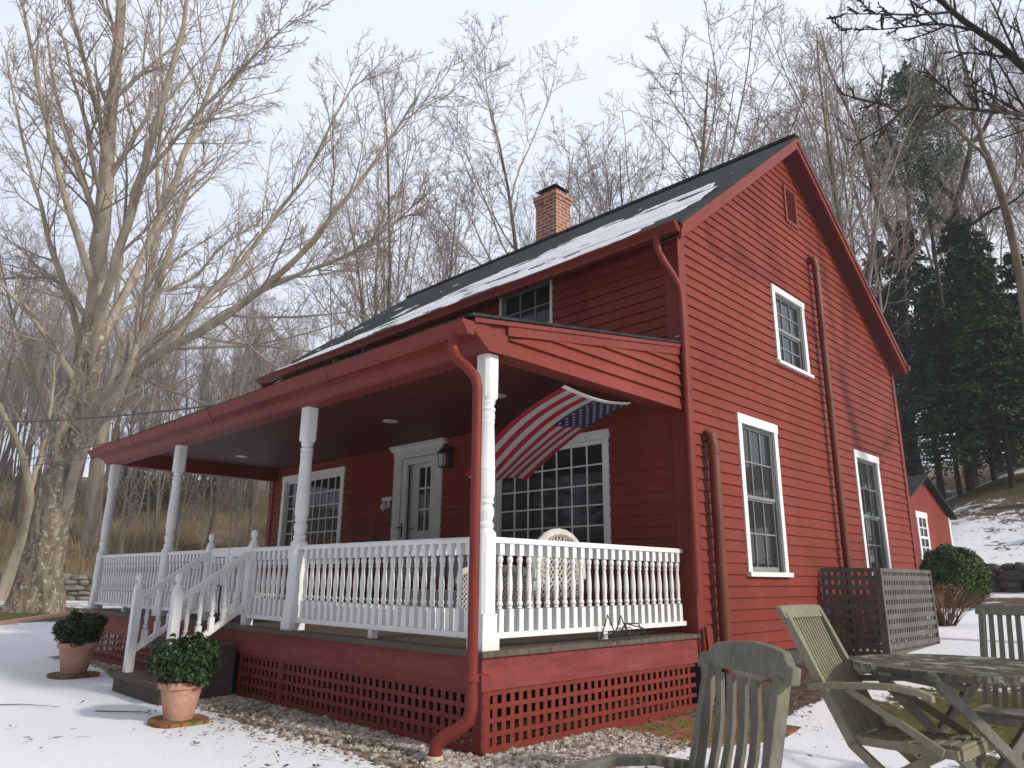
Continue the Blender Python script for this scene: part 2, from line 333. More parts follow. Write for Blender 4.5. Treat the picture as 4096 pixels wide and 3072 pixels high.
class MB:
    def __init__(self): self.v = []; self.f = []; self.mi = []; self.tone = None
    def add(self, vs, fs, mi=0):
        b = len(self.v); self.v.extend([tuple(map(float, x)) for x in vs])
        for f in fs: self.f.append(tuple(b + i for i in f)); self.mi.append(mi)
    def hexa(self, p, mi=0):
        self.add(p, [(0, 3, 2, 1), (4, 5, 6, 7), (0, 1, 5, 4), (1, 2, 6, 5), (2, 3, 7, 6), (3, 0, 4, 7)], mi)
    def box(self, x0, x1, y0, y1, z0, z1, mi=0):
        self.hexa([(x0, y0, z0), (x1, y0, z0), (x1, y1, z0), (x0, y1, z0), (x0, y0, z1), (x1, y0, z1), (x1, y1, z1), (x0, y1, z1)], mi)
    def boxm(self, F_, u0, u1, z0, z1, w0, w1, mi=0):
        self.hexa([F_(u0, z0, w0), F_(u1, z0, w0), F_(u1, z0, w1), F_(u0, z0, w1), F_(u0, z1, w0), F_(u1, z1, w0), F_(u1, z1, w1), F_(u0, z1, w1)], mi)
    def bar(self, a, b, w, h, up=(0, 0, 1), mi=0):
        """box beam from a to b, w across, h along up"""
        a = Vector(a); b = Vector(b); d = (b - a).normalized(); u = Vector(up)
        s = d.cross(u)
        if s.length < 1e-5: s = d.cross(Vector((1, 0, 0)))
        s.normalize(); t = s.cross(d).normalized(); s = s * (w / 2); t = t * (h / 2)
        self.hexa([a - s - t, a + s - t, a + s + t, a - s + t, b - s - t, b + s - t, b + s + t, b - s + t], mi)
    def prism(self, poly, axis, a0, a1, mi=0):
        n = len(poly)
        def P(q, a): return (a, q[0], q[1]) if axis == 'x' else ((q[0], a, q[1]) if axis == 'y' else (q[0], q[1], a))
        vs = [P(q, a0) for q in poly] + [P(q, a1) for q in poly]
        fs = [(i, (i + 1) % n, n + (i + 1) % n, n + i) for i in range(n)] + [tuple(range(n))[::-1], tuple(range(n, 2 * n))]
        self.add(vs, fs, mi)
    def lathe(self, cx, cy, prof, n=14, mi=0, cap=True):
        vs = []; fs = []
        for r, z in prof:
            for k in range(n):
                a = 2 * math.pi * k / n; vs.append((cx + r * math.cos(a), cy + r * math.sin(a), z))
        for i in range(len(prof) - 1):
            for k in range(n):
                k2 = (k + 1) % n; fs.append((i * n + k, i * n + k2, (i + 1) * n + k2, (i + 1) * n + k))
        if cap: fs.append(tuple(range(n))[::-1]); fs.append(tuple(range((len(prof) - 1) * n, len(prof) * n)))
        self.add(vs, fs, mi)
    def tube(self, pts, rad, n=8, mi=0, cap=True):
        pts = [Vector(p) for p in pts]
        if not isinstance(rad, (list, tuple, np.ndarray)): rad = [rad] * len(pts)
        vs = []; fs = []; prev = None
        for i, p in enumerate(pts):
            t = (pts[min(i + 1, len(pts) - 1)] - pts[max(i - 1, 0)]).normalized()
            if prev is None:
                s = t.cross(Vector((0.3, 0.2, 1)));
                if s.length < 1e-3: s = t.cross(Vector((1, 0, 0)))
            else: s = prev - t * prev.dot(t)
            s.normalize(); prev = s; q = t.cross(s)
            for k in range(n):
                a = 2 * math.pi * k / n; vs.append(p + (s * math.cos(a) + q * math.sin(a)) * rad[i])
        for i in range(len(pts) - 1):
            for k in range(n):
                k2 = (k + 1) % n; fs.append((i * n + k, i * n + k2, (i + 1) * n + k2, (i + 1) * n + k))
        if cap: fs.append(tuple(range(n))[::-1]); fs.append(tuple(range((len(pts) - 1) * n, len(pts) * n)))
        self.add(vs, fs, mi)
    def build(self, name, mats, parent=None, smooth=False, bevel=0, tones=None, recalc=True, loc=None):
        me = bpy.data.meshes.new(name)
        o = bpy.data.objects.new(name, me); C.objects.link(o)
        base = wloc(parent) if parent is not None else Vector((0, 0, 0))
        if parent is not None: o.parent = parent
        if loc is not None: o.location = Vector(loc) - base; base = Vector(loc)
        va = np.array(self.v, dtype=np.float64).reshape(-1, 3) - np.array(base)
        me.from_pydata(va.tolist(), [], self.f)
        if not isinstance(mats, (list, tuple)): mats = [mats]
        for x in mats: me.materials.append(x)
        if len(mats) > 1: me.polygons.foreach_set("material_index", self.mi)
        if recalc:
            bm = bmesh.new(); bm.from_mesh(me); bmesh.ops.recalc_face_normals(bm, faces=bm.faces); bm.to_mesh(me); bm.free()
        if smooth:
            me.polygons.foreach_set("use_smooth", [True] * len(me.polygons))
            if smooth != 'all':
                try: me.set_sharp_from_angle(angle=R(38))
                except Exception: pass
        if tones is not None:
            at = me.attributes.new("tone", 'FLOAT', 'POINT'); at.data.foreach_set("value", np.asarray(tones, dtype=np.float32))
        if bevel:
            b = o.modifiers.new("bevel", 'BEVEL'); b.width = bevel; b.segments = 2; b.limit_method = 'ANGLE'
        me.update()
        return o

def tag(o, label=None, cat=None, group=None, kind=None):
    if label: o['label'] = label
    if cat: o['category'] = cat
    if group: o['group'] = group
    if kind: o['kind'] = kind
    return o
def thing(name, label, cat, loc, group=None):
    o = bpy.data.objects.new(name, None); o.empty_display_size = 0.2; C.objects.link(o); o.location = loc
    return tag(o, label, cat, group)
def copy_tree(o, parent=None):
    c = o.copy(); C.objects.link(c); c.parent = parent
    for ch in o.children: copy_tree(ch, c)
    return c
def lerp(a, b, t): return a + (b - a) * t
def smooth01(x, a, b):
    t = np.clip((np.asarray(x, float) - a) / (b - a), 0, 1); return t * t * (3 - 2 * t)
# ------------------------------------------------------------------ terrain
def vnoise(x, y, s, seed=0):
    x = np.asarray(x, float) / s + seed * 17.3; y = np.asarray(y, float) / s + seed * 9.1
    return (np.sin(x * 1.7 + np.sin(y * 1.3)) + np.sin(y * 1.9 + 1.3 * np.sin(x * 0.8 + 1)) + np.sin((x + y) * 0.9 + 2)) / 3

def tz(x, y):
    x = np.asarray(x, float); y = np.asarray(y, float)
    side = smooth01(x, -9, -3)
    rise = np.interp(y, [3, 7, 14, 19, 24], [0, 0.40, 0.52, 0.82, 1.17])
    step = 0.85 * smooth01(y, 24.15, 24.45)
    h = np.maximum(0, y - 24.4) * 0.30
    left = np.maximum(0, -x - 47) * 0.25
    hill = 30 * (1 - np.exp(-(h + left) / 30))
    near = smooth01(np.hypot(x, y), 9, 26)
    return -0.82 + side * (rise + step) + (1 - side) * 0.5 * np.minimum(rise, 0.6) * smooth01(y, 14, 30) + hill + near * 0.12 * vnoise(x, y, 5) + smooth01(h + left, 0, 5) * 0.6 * vnoise(x, y, 11, 2)
def tzf(x, y): return float(tz(x, y))

xs = np.unique(np.concatenate([np.arange(-12, 7.01, 0.16), np.arange(-60, -12, 0.8), np.arange(7, 30, 0.6), np.arange(-260, -60, 6), np.arange(30, 160, 6), [-900, -600, -400, 300, 600, 900]]))
ys = np.unique(np.concatenate([np.arange(-6, 16.01, 0.16), np.arange(16, 60, 0.6), np.arange(24, 24.6, 0.1), np.arange(60, 260, 6), np.arange(-40, -6, 1.2), [-900, -500, -300, -150, -80, 400, 600, 900]]))
GX, GY = np.meshgrid(xs, ys)
GZ = tz(GX, GY)
GZ = GZ + 0.02 * vnoise(GX, GY, 0.9, 3) * smooth01(np.hypot(GX, GY), 3, 6)
nx_, ny_ = len(xs), len(ys)
idx = np.arange(nx_ * ny_).reshape(ny_, nx_)
faces = np.stack([idx[:-1, :-1], idx[:-1, 1:], idx[1:, 1:], idx[1:, :-1]], -1).reshape(-1, 4)
me = bpy.data.meshes.new("ground")
me.from_pydata(np.stack([GX, GY, GZ], -1).reshape(-1, 3).tolist(), [], faces.tolist())
me.materials.append(M['ground'])
me.polygons.foreach_set("use_smooth", [True] * len(me.polygons))
X, Y = GX.ravel(), GY.ravel()
def rect(x0, x1, y0, y1, s):
    return smooth01(X, x0 - s, x0 + s) * (1 - smooth01(X, x1 - s, x1 + s)) * smooth01(Y, y0 - s, y0 + s) * (1 - smooth01(Y, y1 - s, y1 + s))
def blob(cx, cy, r, s): return 1 - smooth01(np.hypot(X - cx, Y - cy), r - s, r + s)
gravel = np.maximum(rect(-4.4, 0.7, -0.62, 0.4, 0.15), rect(-0.2, 0.85, -0.68, 1.9, 0.15))
gravel = np.maximum(gravel, 0.8 * rect(-11, -6.0, -0.35, 0.3, 0.12))
under = rect(-10.7, 0.0, 0.0, 11.6, 0.1)
bed = rect(0.0, 0.9, 3.2, 7.0, 0.25)                                             # soil bed along the gable wall
furn = np.maximum(blob(3.2, 4.6, 1.5, 1.0), blob(4.4, 3.2, 1.6, 0.9)); furn = np.maximum(furn, blob(2.4, 3.9, 0.8, 0.6))
lawn = blob(-28.5, 3.0, 5.0, 2.0) * smooth01(X, -40, -24.5)
hill_r = smooth01(X, -14, -7) * smooth01(Y, 33, 36) * (1 - smooth01(Y, 41, 45))
forest = smooth01(Y, 40, 60) + smooth01(-X, 46, 50)
brush = smooth01(-X, 47.5, 50)
cover = np.full(X.shape, 0.62)
cover -= 0.55 * gravel * (0.7 + 0.3 * vnoise(X, Y, 0.35, 4))
cover -= 0.7 * under + 0.55 * bed + 0.30 * furn + 0.45 * lawn
cover -= (0.10 + 0.12 * vnoise(X, Y, 2.2, 5)) * smooth01(Y, 24.6, 26) * smooth01(X, -14, -7)
cover -= 0.40 * hill_r + 0.2 * forest + 0.75 * brush
cover -= 0.22 * blob(-1.4, 20.5, 2.2, 1.0)
cover -= 0.12 * smooth01(X, -25.0, -27.5) * (1 - smooth01(-X, 40, 46)) 
grass = np.clip(furn * 0.9 + lawn + hill_r * 0.8, 0, 1)
for nm, val in (("cover", cover), ("grass", grass), ("gravel", gravel), ("brush", np.clip(brush * (1 - .6 * smooth01(-X, 70, 82)) + 0.6 * smooth01(Y, 40, 60), 0, 1))):
    a = me.attributes.new(nm, 'FLOAT', 'POINT'); a.data.foreach_set("value", np.ascontiguousarray(val, dtype=np.float32))
ground = bpy.data.objects.new("ground", me); C.objects.link(ground); tag(ground, "snow covered ground with bare brown patches", None, None, "structure")

# ------------------------------------------------------------------ the house
D, W, L = 3.44, 8.32, 10.6
YB = D + W; YR = 7.17
ZE, ZR = 5.05, 8.25                 # roof surface at the eave edge and at the ridge
YE0, YE1 = 3.08, YB + 0.06
SL = (ZR - ZE) / (YR - YE0); SLB = (ZR - ZE) / (YE1 - YR)
def roof_z(y): return ZR - (YR - y) * SL if y < YR else ZR - (y - YR) * SLB
house = thing("red_house", "red clapboard farmhouse with white trimmed windows and a long open front porch", "house", (-5.3, 7.6, -0.82))
Fg = lambda u, z, w: (w, u, z)           # gable wall, facing +x
Ff = lambda u, z, w: (u, D - w, z)       # front wall, facing -y

EXPO = 0.1435
def clapboards(mb, F_, span, z0, z1, holes, out=0.023):
    k0 = math.floor((z0 - 0.10) / EXPO)
    z = 0.10 + k0 * EXPO
    while z < z1 - 1e-4:
        zb, zt = z, z + EXPO
        cuts = sorted({max(zb, z0), min(zt, z1)} | {c for h in holes for c in (h[2], h[3]) if max(zb, z0) < c < min(zt, z1)})
        for a, b in zip(cuts[:-1], cuts[1:]):
            if b - a < 1e-4: continue
            segs = [None]
            ua0, ua1 = span(a); ub0, ub1 = span(b)
            hs = sorted([h for h in holes if h[2] < b - 1e-5 and h[3] > a + 1e-5])
            edges = [(ua0, ub0)] + [e for h in hs for e in ((h[0], h[0]), (h[1], h[1]))] + [(ua1, ub1)]
            wa = out * (1 - (a - zb) / EXPO); wb = out * (1 - (b - zb) / EXPO)
            for i in range(0, len(edges), 2):
                (l0, l1), (r0, r1) = edges[i], edges[i + 1]
                if r0 - l0 < 1e-3 and r1 - l1 < 1e-3: continue
                mb.add([F_(l0, a, wa), F_(r0, a, wa), F_(r1, b, wb), F_(l1, b, wb)], [(0, 1, 2, 3)])
                if abs(a - zb) < 1e-6 or a == z0:
                    mb.add([F_(l0, a, 0.0), F_(r0, a, 0.0), F_(r0, a, wa), F_(l0, a, wa)], [(0, 1, 2, 3)])
        z += EXPO

def gspan(z):
    zz = z + 0.10
    h = max(ZR - zz, 0)
    return (max(D + 0.02, YR - h / SL), min(YB, YR + h / SLB))

# window list: (u0, u1, z0, z1) outer casing
GW = [(4.73, 5.92, 0.65, 2.84), (8.98, 10.20, 0.65, 2.88), (6.19, 7.39, 3.87, 5.20)]
VENT = (7.03, 7.52, 6.63, 7.36)
FW = [(-3.47, -1.21, 0.92, 2.58), (-10.08, -7.66, 0.84, 2.71), (-3.35, -2.21, 3.66, 5.13), (-8.40, -7.28, 3.66, 5.19)]
DOOR = (-6.02, -4.68, 0.0, 2.80)
ins = lambda r, d=0.05: (r[0] + d, r[1] - d, r[2] + d, r[3] - d)
mb = MB()
clapboards(mb, Fg, gspan, -0.30, ZR - 0.12, [ins(r) for r in GW] + [ins(VENT, 0.02)])
clapboards(mb, Ff, lambda z: (-L, -0.16), 0.0, 5.24, [ins(r) for r in FW] + [(DOOR[0] + .05, DOOR[1] - .05, 0, 2.75)])
# end and rear walls, and the dark inner lining that closes the rooms
mb.add([(-L, D, -.3), (-L, YB, -.3), (-L, YB, 5.0), (-L, YR, 8.1), (-L, D, 5.2)], [(0, 1, 2, 3, 4)])
mb.add([(-L, YB, -.3), (0, YB, -.3), (0, YB, 5.2), (-L, YB, 5.2)], [(0, 1, 2, 3)])
wall = mb.build("wall", M['red'], house, recalc=False)
mb = MB()
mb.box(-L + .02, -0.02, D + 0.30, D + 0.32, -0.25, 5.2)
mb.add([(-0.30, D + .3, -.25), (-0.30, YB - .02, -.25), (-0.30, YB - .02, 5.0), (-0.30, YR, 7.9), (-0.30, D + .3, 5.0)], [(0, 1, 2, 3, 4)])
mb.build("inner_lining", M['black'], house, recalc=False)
mb = MB()
mb.box(-L + .03, -0.02, D + .04, YB - .03, -0.95, -0.30)
mb.build("foundation", M['darkrock'], house)

# corner boards
mb = MB()
mb.box(-0.19, 0.034, D - 0.045, D + 0.0, -0.34, 5.2)
mb.box(0.0, 0.034, D + 0.0, D + 0.125, -0.34, 5.02)
mb.build("corner_board", M['redtrim'], house)
mb = MB(); mb.box(0.0, 0.034, YB - 0.12, YB + 0.03, -0.32, 5.03); mb.build("corner_board", M['redtrim'], house)
mb = MB(); mb.box(-L - 0.03, -L + 0.12, D - 0.034, D - 0.001, -0.3, 5.02); mb.build("corner_board", M['redtrim'], house)

# main roof
RX0, RX1 = -L - 0.28, 0.29
mb = MB()
def slope_slab(mb, y0, y1, off0, off1, x0, x1, mi=0):
    """slab following the roof from y0 to y1 between two offsets below the roof surface"""
    z0, z1 = roof_z(y0), roof_z(y1)
    mb.hexa([(x0, y0, z0 - off1), (x1, y0, z0 - off1), (x1, y1, z1 - off1), (x0, y1, z1 - off1), (x0, y0, z0 - off0), (x1, y0, z0 - off0), (x1, y1, z1 - off0), (x0, y1, z1 - off0)], mi)
slope_slab(mb, YE0 - 0.04, YR, 0.0, 0.045, RX0 - 0.02, RX1 + 0.02)
slope_slab(mb, YR, YE1 + 0.04, 0.0, 0.045, RX0 - 0.02, RX1 + 0.02)
mb.box(RX0 - 0.02, RX1 + 0.02, YR - 0.09, YR + 0.09, ZR - 0.05, ZR + 0.012)
roof = mb.build("roof", M['shingle'], house)
for nm, y0, y1 in (("rake_board", YE0 + 0.0, YR), ("rake_board", YR, YE1)):
    mb = MB()
    slope_slab(mb, y0, y1, 0.048, 0.25, RX1 - 0.04, RX1)              # board
    slope_slab(mb, y0, y1, 0.049, 0.12, RX1 + 0.001, RX1 + 0.022)     # crown strip
    rk = mb.build(nm, M['redtrim'], house)
    mb = MB(); slope_slab(mb, y0, y1, 0.205, 0.225, 0.0, RX1 - 0.041); mb.build("soffit", M['redshade'], rk)  # dark red puts the overhang's shade into the soffit colour
mb = MB()
slope_slab(mb, YE0, YR, 0.05, 0.30, RX0, RX0 + 0.04); slope_slab(mb, YR, YE1, 0.05, 0.30, RX0, RX0 + 0.04)
mb.build("rake_board", M['redtrim'], house)
mb = MB()                                                              # eave fascia and soffit
mb.box(RX0 + .05, RX1 - .05, YE0 + 0.01, YE0 + 0.04, 4.90, 5.04); slope_slab(mb, YE0 + .042, D + .02, .06, .08, RX0 + .05, RX1 - .05)
mb.box(-L + .02, -0.19, D - 0.05, D - 0.026, 5.195, 5.24)
mb.build("fascia", M['redtrim'], house)
mb = MB()
mb.box(RX0 + .05, RX1 - .05, YE1 - 0.04, YE1 - 0.01, 4.90, 5.04); 
mb.build("fascia", M['redtrim'], house)

def gutter(name, x0, x1, yb, zt, parent, depth=0.15, h=0.115, sgn=-1):
    mb = MB()
    prof = [(0, -h * 0.98), (0.55, -h), (0.62, -h * 0.72), (0.80, -h * 0.42), (0.98, -h * 0.18), (1.0, 0.0), (0.93, 0.0), (0.90, -0.02), (0.5, -h * .55), (0.04, -h * 0.6), (0.0, 0.0)]
    pts = [(yb + sgn * a * depth, zt + b) for a, b in prof]
    n = len(pts); N = max(2, int(abs(x1 - x0) / 0.5))
    vs = []; fs = []
    for i in range(N + 1):
        x = lerp(x0, x1, i / N); dz = 0.006 * math.sin(x * 1.1) - 0.02 * (x - x1) / (x0 - x1) * 0
        vs += [(x, y, z + dz) for y, z in pts]
    for i in range(N):
        for k in range(n): fs.append((i * n + k, i * n + (k + 1) % n, (i + 1) * n + (k + 1) % n, (i + 1) * n + k))
    mb.add(vs, fs)
    e = [(yb, zt - h * .98), (yb + sgn * .55 * depth, zt - h), (yb + sgn * .62 * depth, zt - .72 * h), (yb + sgn * .8 * depth, zt - .42 * h), (yb + sgn * .98 * depth, zt - .18 * h), (yb + sgn * depth, zt), (yb, zt)]
    mb.prism(e, 'x', x1 - 0.004, x1 + 0.004); mb.prism(e, 'x', x0 - 0.004, x0 + 0.004)
    # joint bands
    x = x0 + 2.2
    while x < x1 - 1.5:
        mb.prism([(yb - sgn * -0.004 + sgn * (a * depth + 0.004), zt + b - 0.003) for a, b in prof[:6]] + [(yb, zt)], 'x', x - 0.04, x + 0.04); x += 3.05
    return mb.build(name, M['redtrim'], parent)
gutter("gutter", RX0 - 0.02, 0.27, YE0 + 0.005, 5.005, house)
gutter("gutter", RX0 - 0.02, 0.33, YE1 - 0.005, 5.005, house, sgn=1)

# main downspout, runs down the corner past the porch
mb = MB()
mb.tube([(-.03, 3.00, 4.90), (-.03, 3.00, 4.76), (-.025, 3.03, 4.67), (.0, 3.12, 4.55), (.03, 3.24, 4.42), (.05, 3.33, 4.30), (.06, 3.365, 4.2), (.065, 3.37, 4.0), (0.07, 3.365, 3.6), (0.075, 3.35, 2.6), (0.075, 3.35, 0.42)], 0.048, 10)
mb.build("downspout", M['redtrim'], house, smooth=True)
mb = MB(); mb.box(-0.01, 0.01, 3.405, 3.412, 3.60, 3.72); mb.box(-0.03, 0.03, 3.33, 3.404, 3.605, 3.612); mb.build("flashing_tab", M['white'], house)

# chimney
mb = MB()
cx0, cx1, cy0, cy1 = -6.42, -5.76, 7.62, 8.16
mb.box(cx0, cx1, cy0, cy1, 7.3, 9.56); mb.box(cx0 - .025, cx1 + .025, cy0 - .025, cy1 + .025, 9.56, 9.66); mb.box(cx0 - .05, cx1 + .05, cy0 - .05, cy1 + .05, 9.66, 9.80)
ch = mb.build("chimney", M['brick'], house)
mb = MB(); mb.box(cx0 - .012, cx1 + .012, cy0 - .012, cy1 + .012, 7.4, 8.62)
mb.build("chimney_flashing", M['lead'], ch)
mb = MB()
xm, ym = (cx0 + cx1) / 2, (cy0 + cy1) / 2
mb.box(xm - .25, xm + .25, ym - .19, ym + .19, 9.801, 9.95)
hw, hd = .33, .29
mb.add([(xm - hw, ym - hd, 9.955), (xm + hw, ym - hd, 9.955), (xm + hw, ym + hd, 9.955), (xm - hw, ym + hd, 9.955), (xm, ym, 10.14)], [(0, 3, 2, 1), (0, 1, 4), (1, 2, 4), (2, 3, 4), (3, 0, 4)])
mb.build("chimney_cap", M['capmetal'], ch)

# windows
def window(F_, r, cols, rows, double=True, cas=0.10, head=0.13, sillz=0.06, matc='white', label=None, sash_mat='sash', rec=0.07, smat2=None):
    u0, u1, z0, z1 = r
    mb = MB(); P = 0.034
    zs = z0 + sillz
    mb.boxm(F_, u0, u0 + cas, zs, z1 - head, 0.0, P); mb.boxm(F_, u1 - cas, u1, zs, z1 - head, 0.0, P)
    mb.boxm(F_, u0 - 0.012, u1 + 0.012, z1 - head, z1, 0.0, P + 0.008)
    w = mb.build("window", M[matc], house)
    if label: w['label'] = label
    if sillz > 0:
        mb = MB(); mb.boxm(F_, u0 - 0.03, u1 + 0.05, z0, zs, 0.0, 0.075); mb.build("sill", M[matc], w)
    a0, a1, b0, b1 = u0 + cas, u1 - cas, zs, z1 - head
    mb = MB()      # jamb lining
    t = 0.02
    mb.boxm(F_, a0 - .02, a0, b0, b1, -rec - .05, -0.001); mb.boxm(F_, a1, a1 + .02, b0, b1, -rec - .05, -0.001)
    mb.boxm(F_, a0, a1, b1, b1 + .02, -rec - .05, -0.001); mb.boxm(F_, a0, a1, b0 - .02, b0, -rec - .05, -0.001)
    # parting stops
    mb.boxm(F_, a0, a0 + .022, b0, b1, -rec * .45, -0.012); mb.boxm(F_, a1 - .022, a1, b0, b1, -rec * .45, -0.012); mb.boxm(F_, a0 + .022, a1 - .022, b1 - .03, b1, -rec * .45, -0.012)
    mb.build("jamb", M[smat2 or sash_mat], w)
    halves = [(b0, (b0 + b1) / 2, -rec), ((b0 + b1) / 2 - 0.02, b1, -rec + 0.022)] if double else [(b0, b1, -rec)]
    for i, (c0, c1, ww) in enumerate(halves):
        mb = MB(); st = 0.045; mu = 0.02
        bot = 0.07 if (i == 0 and double) else 0.045
        mb.boxm(F_, a0, a0 + st, c0, c1, ww - .02, ww + .02); mb.boxm(F_, a1 - st, a1, c0, c1, ww - .02, ww + .02)
        mb.boxm(F_, a0 + st, a1 - st, c0, c0 + bot, ww - .02, ww + .02); mb.boxm(F_, a0 + st, a1 - st, c1 - st, c1, ww - .02, ww + .02)
        n0, n1, q0, q1 = a0 + st, a1 - st, c0 + bot, c1 - st
        for k in range(1, cols):
            u = lerp(n0, n1, k / cols); mb.boxm(F_, u - mu / 2, u + mu / 2, q0, q1, ww - .012, ww + .012)
        for k in range(1, rows):
            z = lerp(q0, q1, k / rows); mb.boxm(F_, n0, n1, z - mu / 2, z + mu / 2, ww - .0105, ww + .0105)
        s = mb.build("sash", M[sash_mat], w)
        mb = MB(); mb.boxm(F_, n0 - .01, n1 + .01, q0 - .01, q1 + .01, ww - .008, ww - .003); mb.build("pane", M['glass'], w)
    return w
window(Fg, GW[0], 3, 2, label="tall window nearest the porch corner"); window(Fg, GW[1], 3, 2, label="tall window half behind the lattice screen"); window(Fg, GW[2], 3, 2, label="upper gable window", head=0.10, sillz=0.05)
window(Ff, FW[0], 7, 5, double=False, cas=0.10, sash_mat='white', rec=0.05, label="wide many-paned window behind the flag")
window(Ff, FW[1], 8, 6, double=False, cas=0.12, head=0.12, sash_mat='white', rec=0.06, label="wide many-paned window at the far end of the porch")
window(Ff, FW[2], 3, 2, cas=0.035, head=0.04, label="upper front window above the porch roof"); window(Ff, FW[3], 3, 2, cas=0.035, head=0.04)
# gable vent
mb = MB(); u0, u1, z0, z1 = VENT
mb.boxm(Fg, u0, u0 + .06, z0, z1, 0, .04); mb.boxm(Fg, u1 - .06, u1, z0, z1, 0, .04); mb.boxm(Fg, u0 + .06, u1 - .06, z0, z0 + .06, 0, .039); mb.boxm(Fg, u0 + .06, u1 - .06, z1 - .06, z1, 0, .039)
z = z0 + .07
while z < z1 - .09:
    mb.hexa([Fg(u0 + .06, z, .034), Fg(u1 - .06, z, .034), Fg(u1 - .06, z + .012, .034), Fg(u0 + .06, z + .012, .034), Fg(u0 + .06, z + .035, -.02), Fg(u1 - .06, z + .035, -.02), Fg(u1 - .06, z + .05, -.02), Fg(u0 + .06, z + .05, -.02)]); z += .055
mb.build("gable_vent", M['redtrim'], house)
# pipes on the gable wall
mb = MB()
mb.tube([(0.02, 7.85, 6.12), (0.06, 7.85, 6.18), (0.11, 7.85, 6.15), (0.13, 7.85, 6.02), (0.13, 7.85, 3.2), (0.13, 7.85, -0.5)], 0.060, 12)
for z in (5.95, 3.6, 1.2): mb.lathe(0.13, 7.85, [(0.067, z - .04), (0.067, z + .04)], 12)
mb.build("vent_pipe", M['brown'], house, smooth=True, )['label'] = "tall brown pipe running up the gable wall"
mb = MB()
mb.tube([(0.0, 3.83, 2.36), (0.06, 3.83, 2.40), (0.11, 3.83, 2.37), (0.13, 3.83, 2.24), (0.13, 3.83, 1.2), (0.13, 3.83, -0.7)], 0.070, 12)
for z in (2.18,): mb.lathe(0.13, 3.83, [(0.078, z - .05), (0.078, z + .05)], 12)
mb.build("vent_pipe", M['brown'], house, smooth=True)['label'] = "short brown pipe beside the porch corner"

# front door
mb = MB()
u0, u1 = DOOR[0], DOOR[1]
mb.boxm(Ff, u0, -5.80, 0, 2.65, 0, .04); mb.boxm(Ff, -4.86, u1, 0, 2.65, 0, .04); mb.boxm(Ff, u0, u1, 2.65, 2.80, 0, .045)
mb.prism([(D - .0, 2.80), (D - .05, 2.80), (D - .07, 2.84), (D - .12, 2.875), (D - .12, 2.91), (D, 2.91)], 'x', u0 - .09, u1 + .09)
mb.boxm(Ff, u0 - .02, u1 + .02, 2.70, 2.715, .045, .055)
door = mb.build("front_door", M['door'], house); 
mb = MB()   # storm door leaf
mb.boxm(Ff, -5.79, -5.66, 0.02, 2.64, -.03, .02); mb.boxm(Ff, -4.99, -4.87, 0.02, 2.64, -.03, .02); mb.boxm(Ff, -5.66, -4.99, 2.53, 2.64, -.03, .02); mb.boxm(Ff, -5.66, -4.99, 0.02, 0.85, -.03, .02)
mb.build("storm_door", M['door'], door)
mb = MB()   # inner door with nine lights
mb.boxm(Ff, -5.72, -5.45, 0.02, 2.6, -.14, -.10); mb.boxm(Ff, -4.98, -4.87, 0.02, 2.6, -.14, -.10); mb.boxm(Ff, -5.45, -4.98, 2.47, 2.6, -.14, -.10); mb.boxm(Ff, -5.45, -4.98, 0.02, 1.38, -.14, -.10)
for k in (1, 2):
    u = lerp(-5.45, -4.98, k / 2.6); mb.boxm(Ff, u - .018, u + .018, 1.38, 2.47, -.138, -.102)
    z = lerp(1.38, 2.47, k / 3); mb.boxm(Ff, -5.45, -4.98, z - .018, z + .018, -.137, -.103)
mb.build("door_leaf", M['door'], door)
mb = MB(); mb.boxm(Ff, -5.72, -4.87, 0.02, 2.6, -.135, -.12); mb.build("pane", M['glass'], door)
mb = MB(); mb.boxm(Ff, -5.745, -5.715, 1.27, 1.52, .02, .035); mb.tube([Ff(-5.73, 1.44, .03), Ff(-5.73, 1.44, .07), Ff(-5.82, 1.44, .08)], .012, 6); mb.tube([Ff(-5.6, 1.42, -.05), Ff(-5.5, 1.42, -.04)], .012, 6)
mb.build("handle", M['black'], door)
# wall lantern
mb = MB()
lx, ly = -4.50, D - .16
mb.boxm(Ff, -4.53, -4.43, 2.36, 2.72, 0.02, .045); mb.tube([Ff(-4.48, 2.66, .04), Ff(-4.49, 2.74, .12), Ff(-4.5, 2.70, .16)], .012, 6)
for a, b in ((-1, -1), (1, -1), (1, 1), (-1, 1)): mb.bar((lx + a * .05, ly + b * .05, 2.38), (lx + a * .065, ly + b * .065, 2.60), .012, .012)
mb.box(lx - .055, lx + .055, ly - .055, ly + .055, 2.355, 2.38)
mb.add([(lx - .085, ly - .085, 2.60), (lx + .085, ly - .085, 2.60), (lx + .085, ly + .085, 2.60), (lx - .085, ly + .085, 2.60), (lx, ly, 2.72)], [(0, 3, 2, 1), (0, 1, 4), (1, 2, 4), (2, 3, 4), (3, 0, 4)])
wl_ = mb.build("wall_lantern", M['black'], house)
mb = MB(); mb.lathe(lx, ly, [(.03, 2.385), (.045, 2.42), (.045, 2.55), (.03, 2.59)], 8); mb.build("lamp_glass", M['lampglass'], wl_, smooth=True)
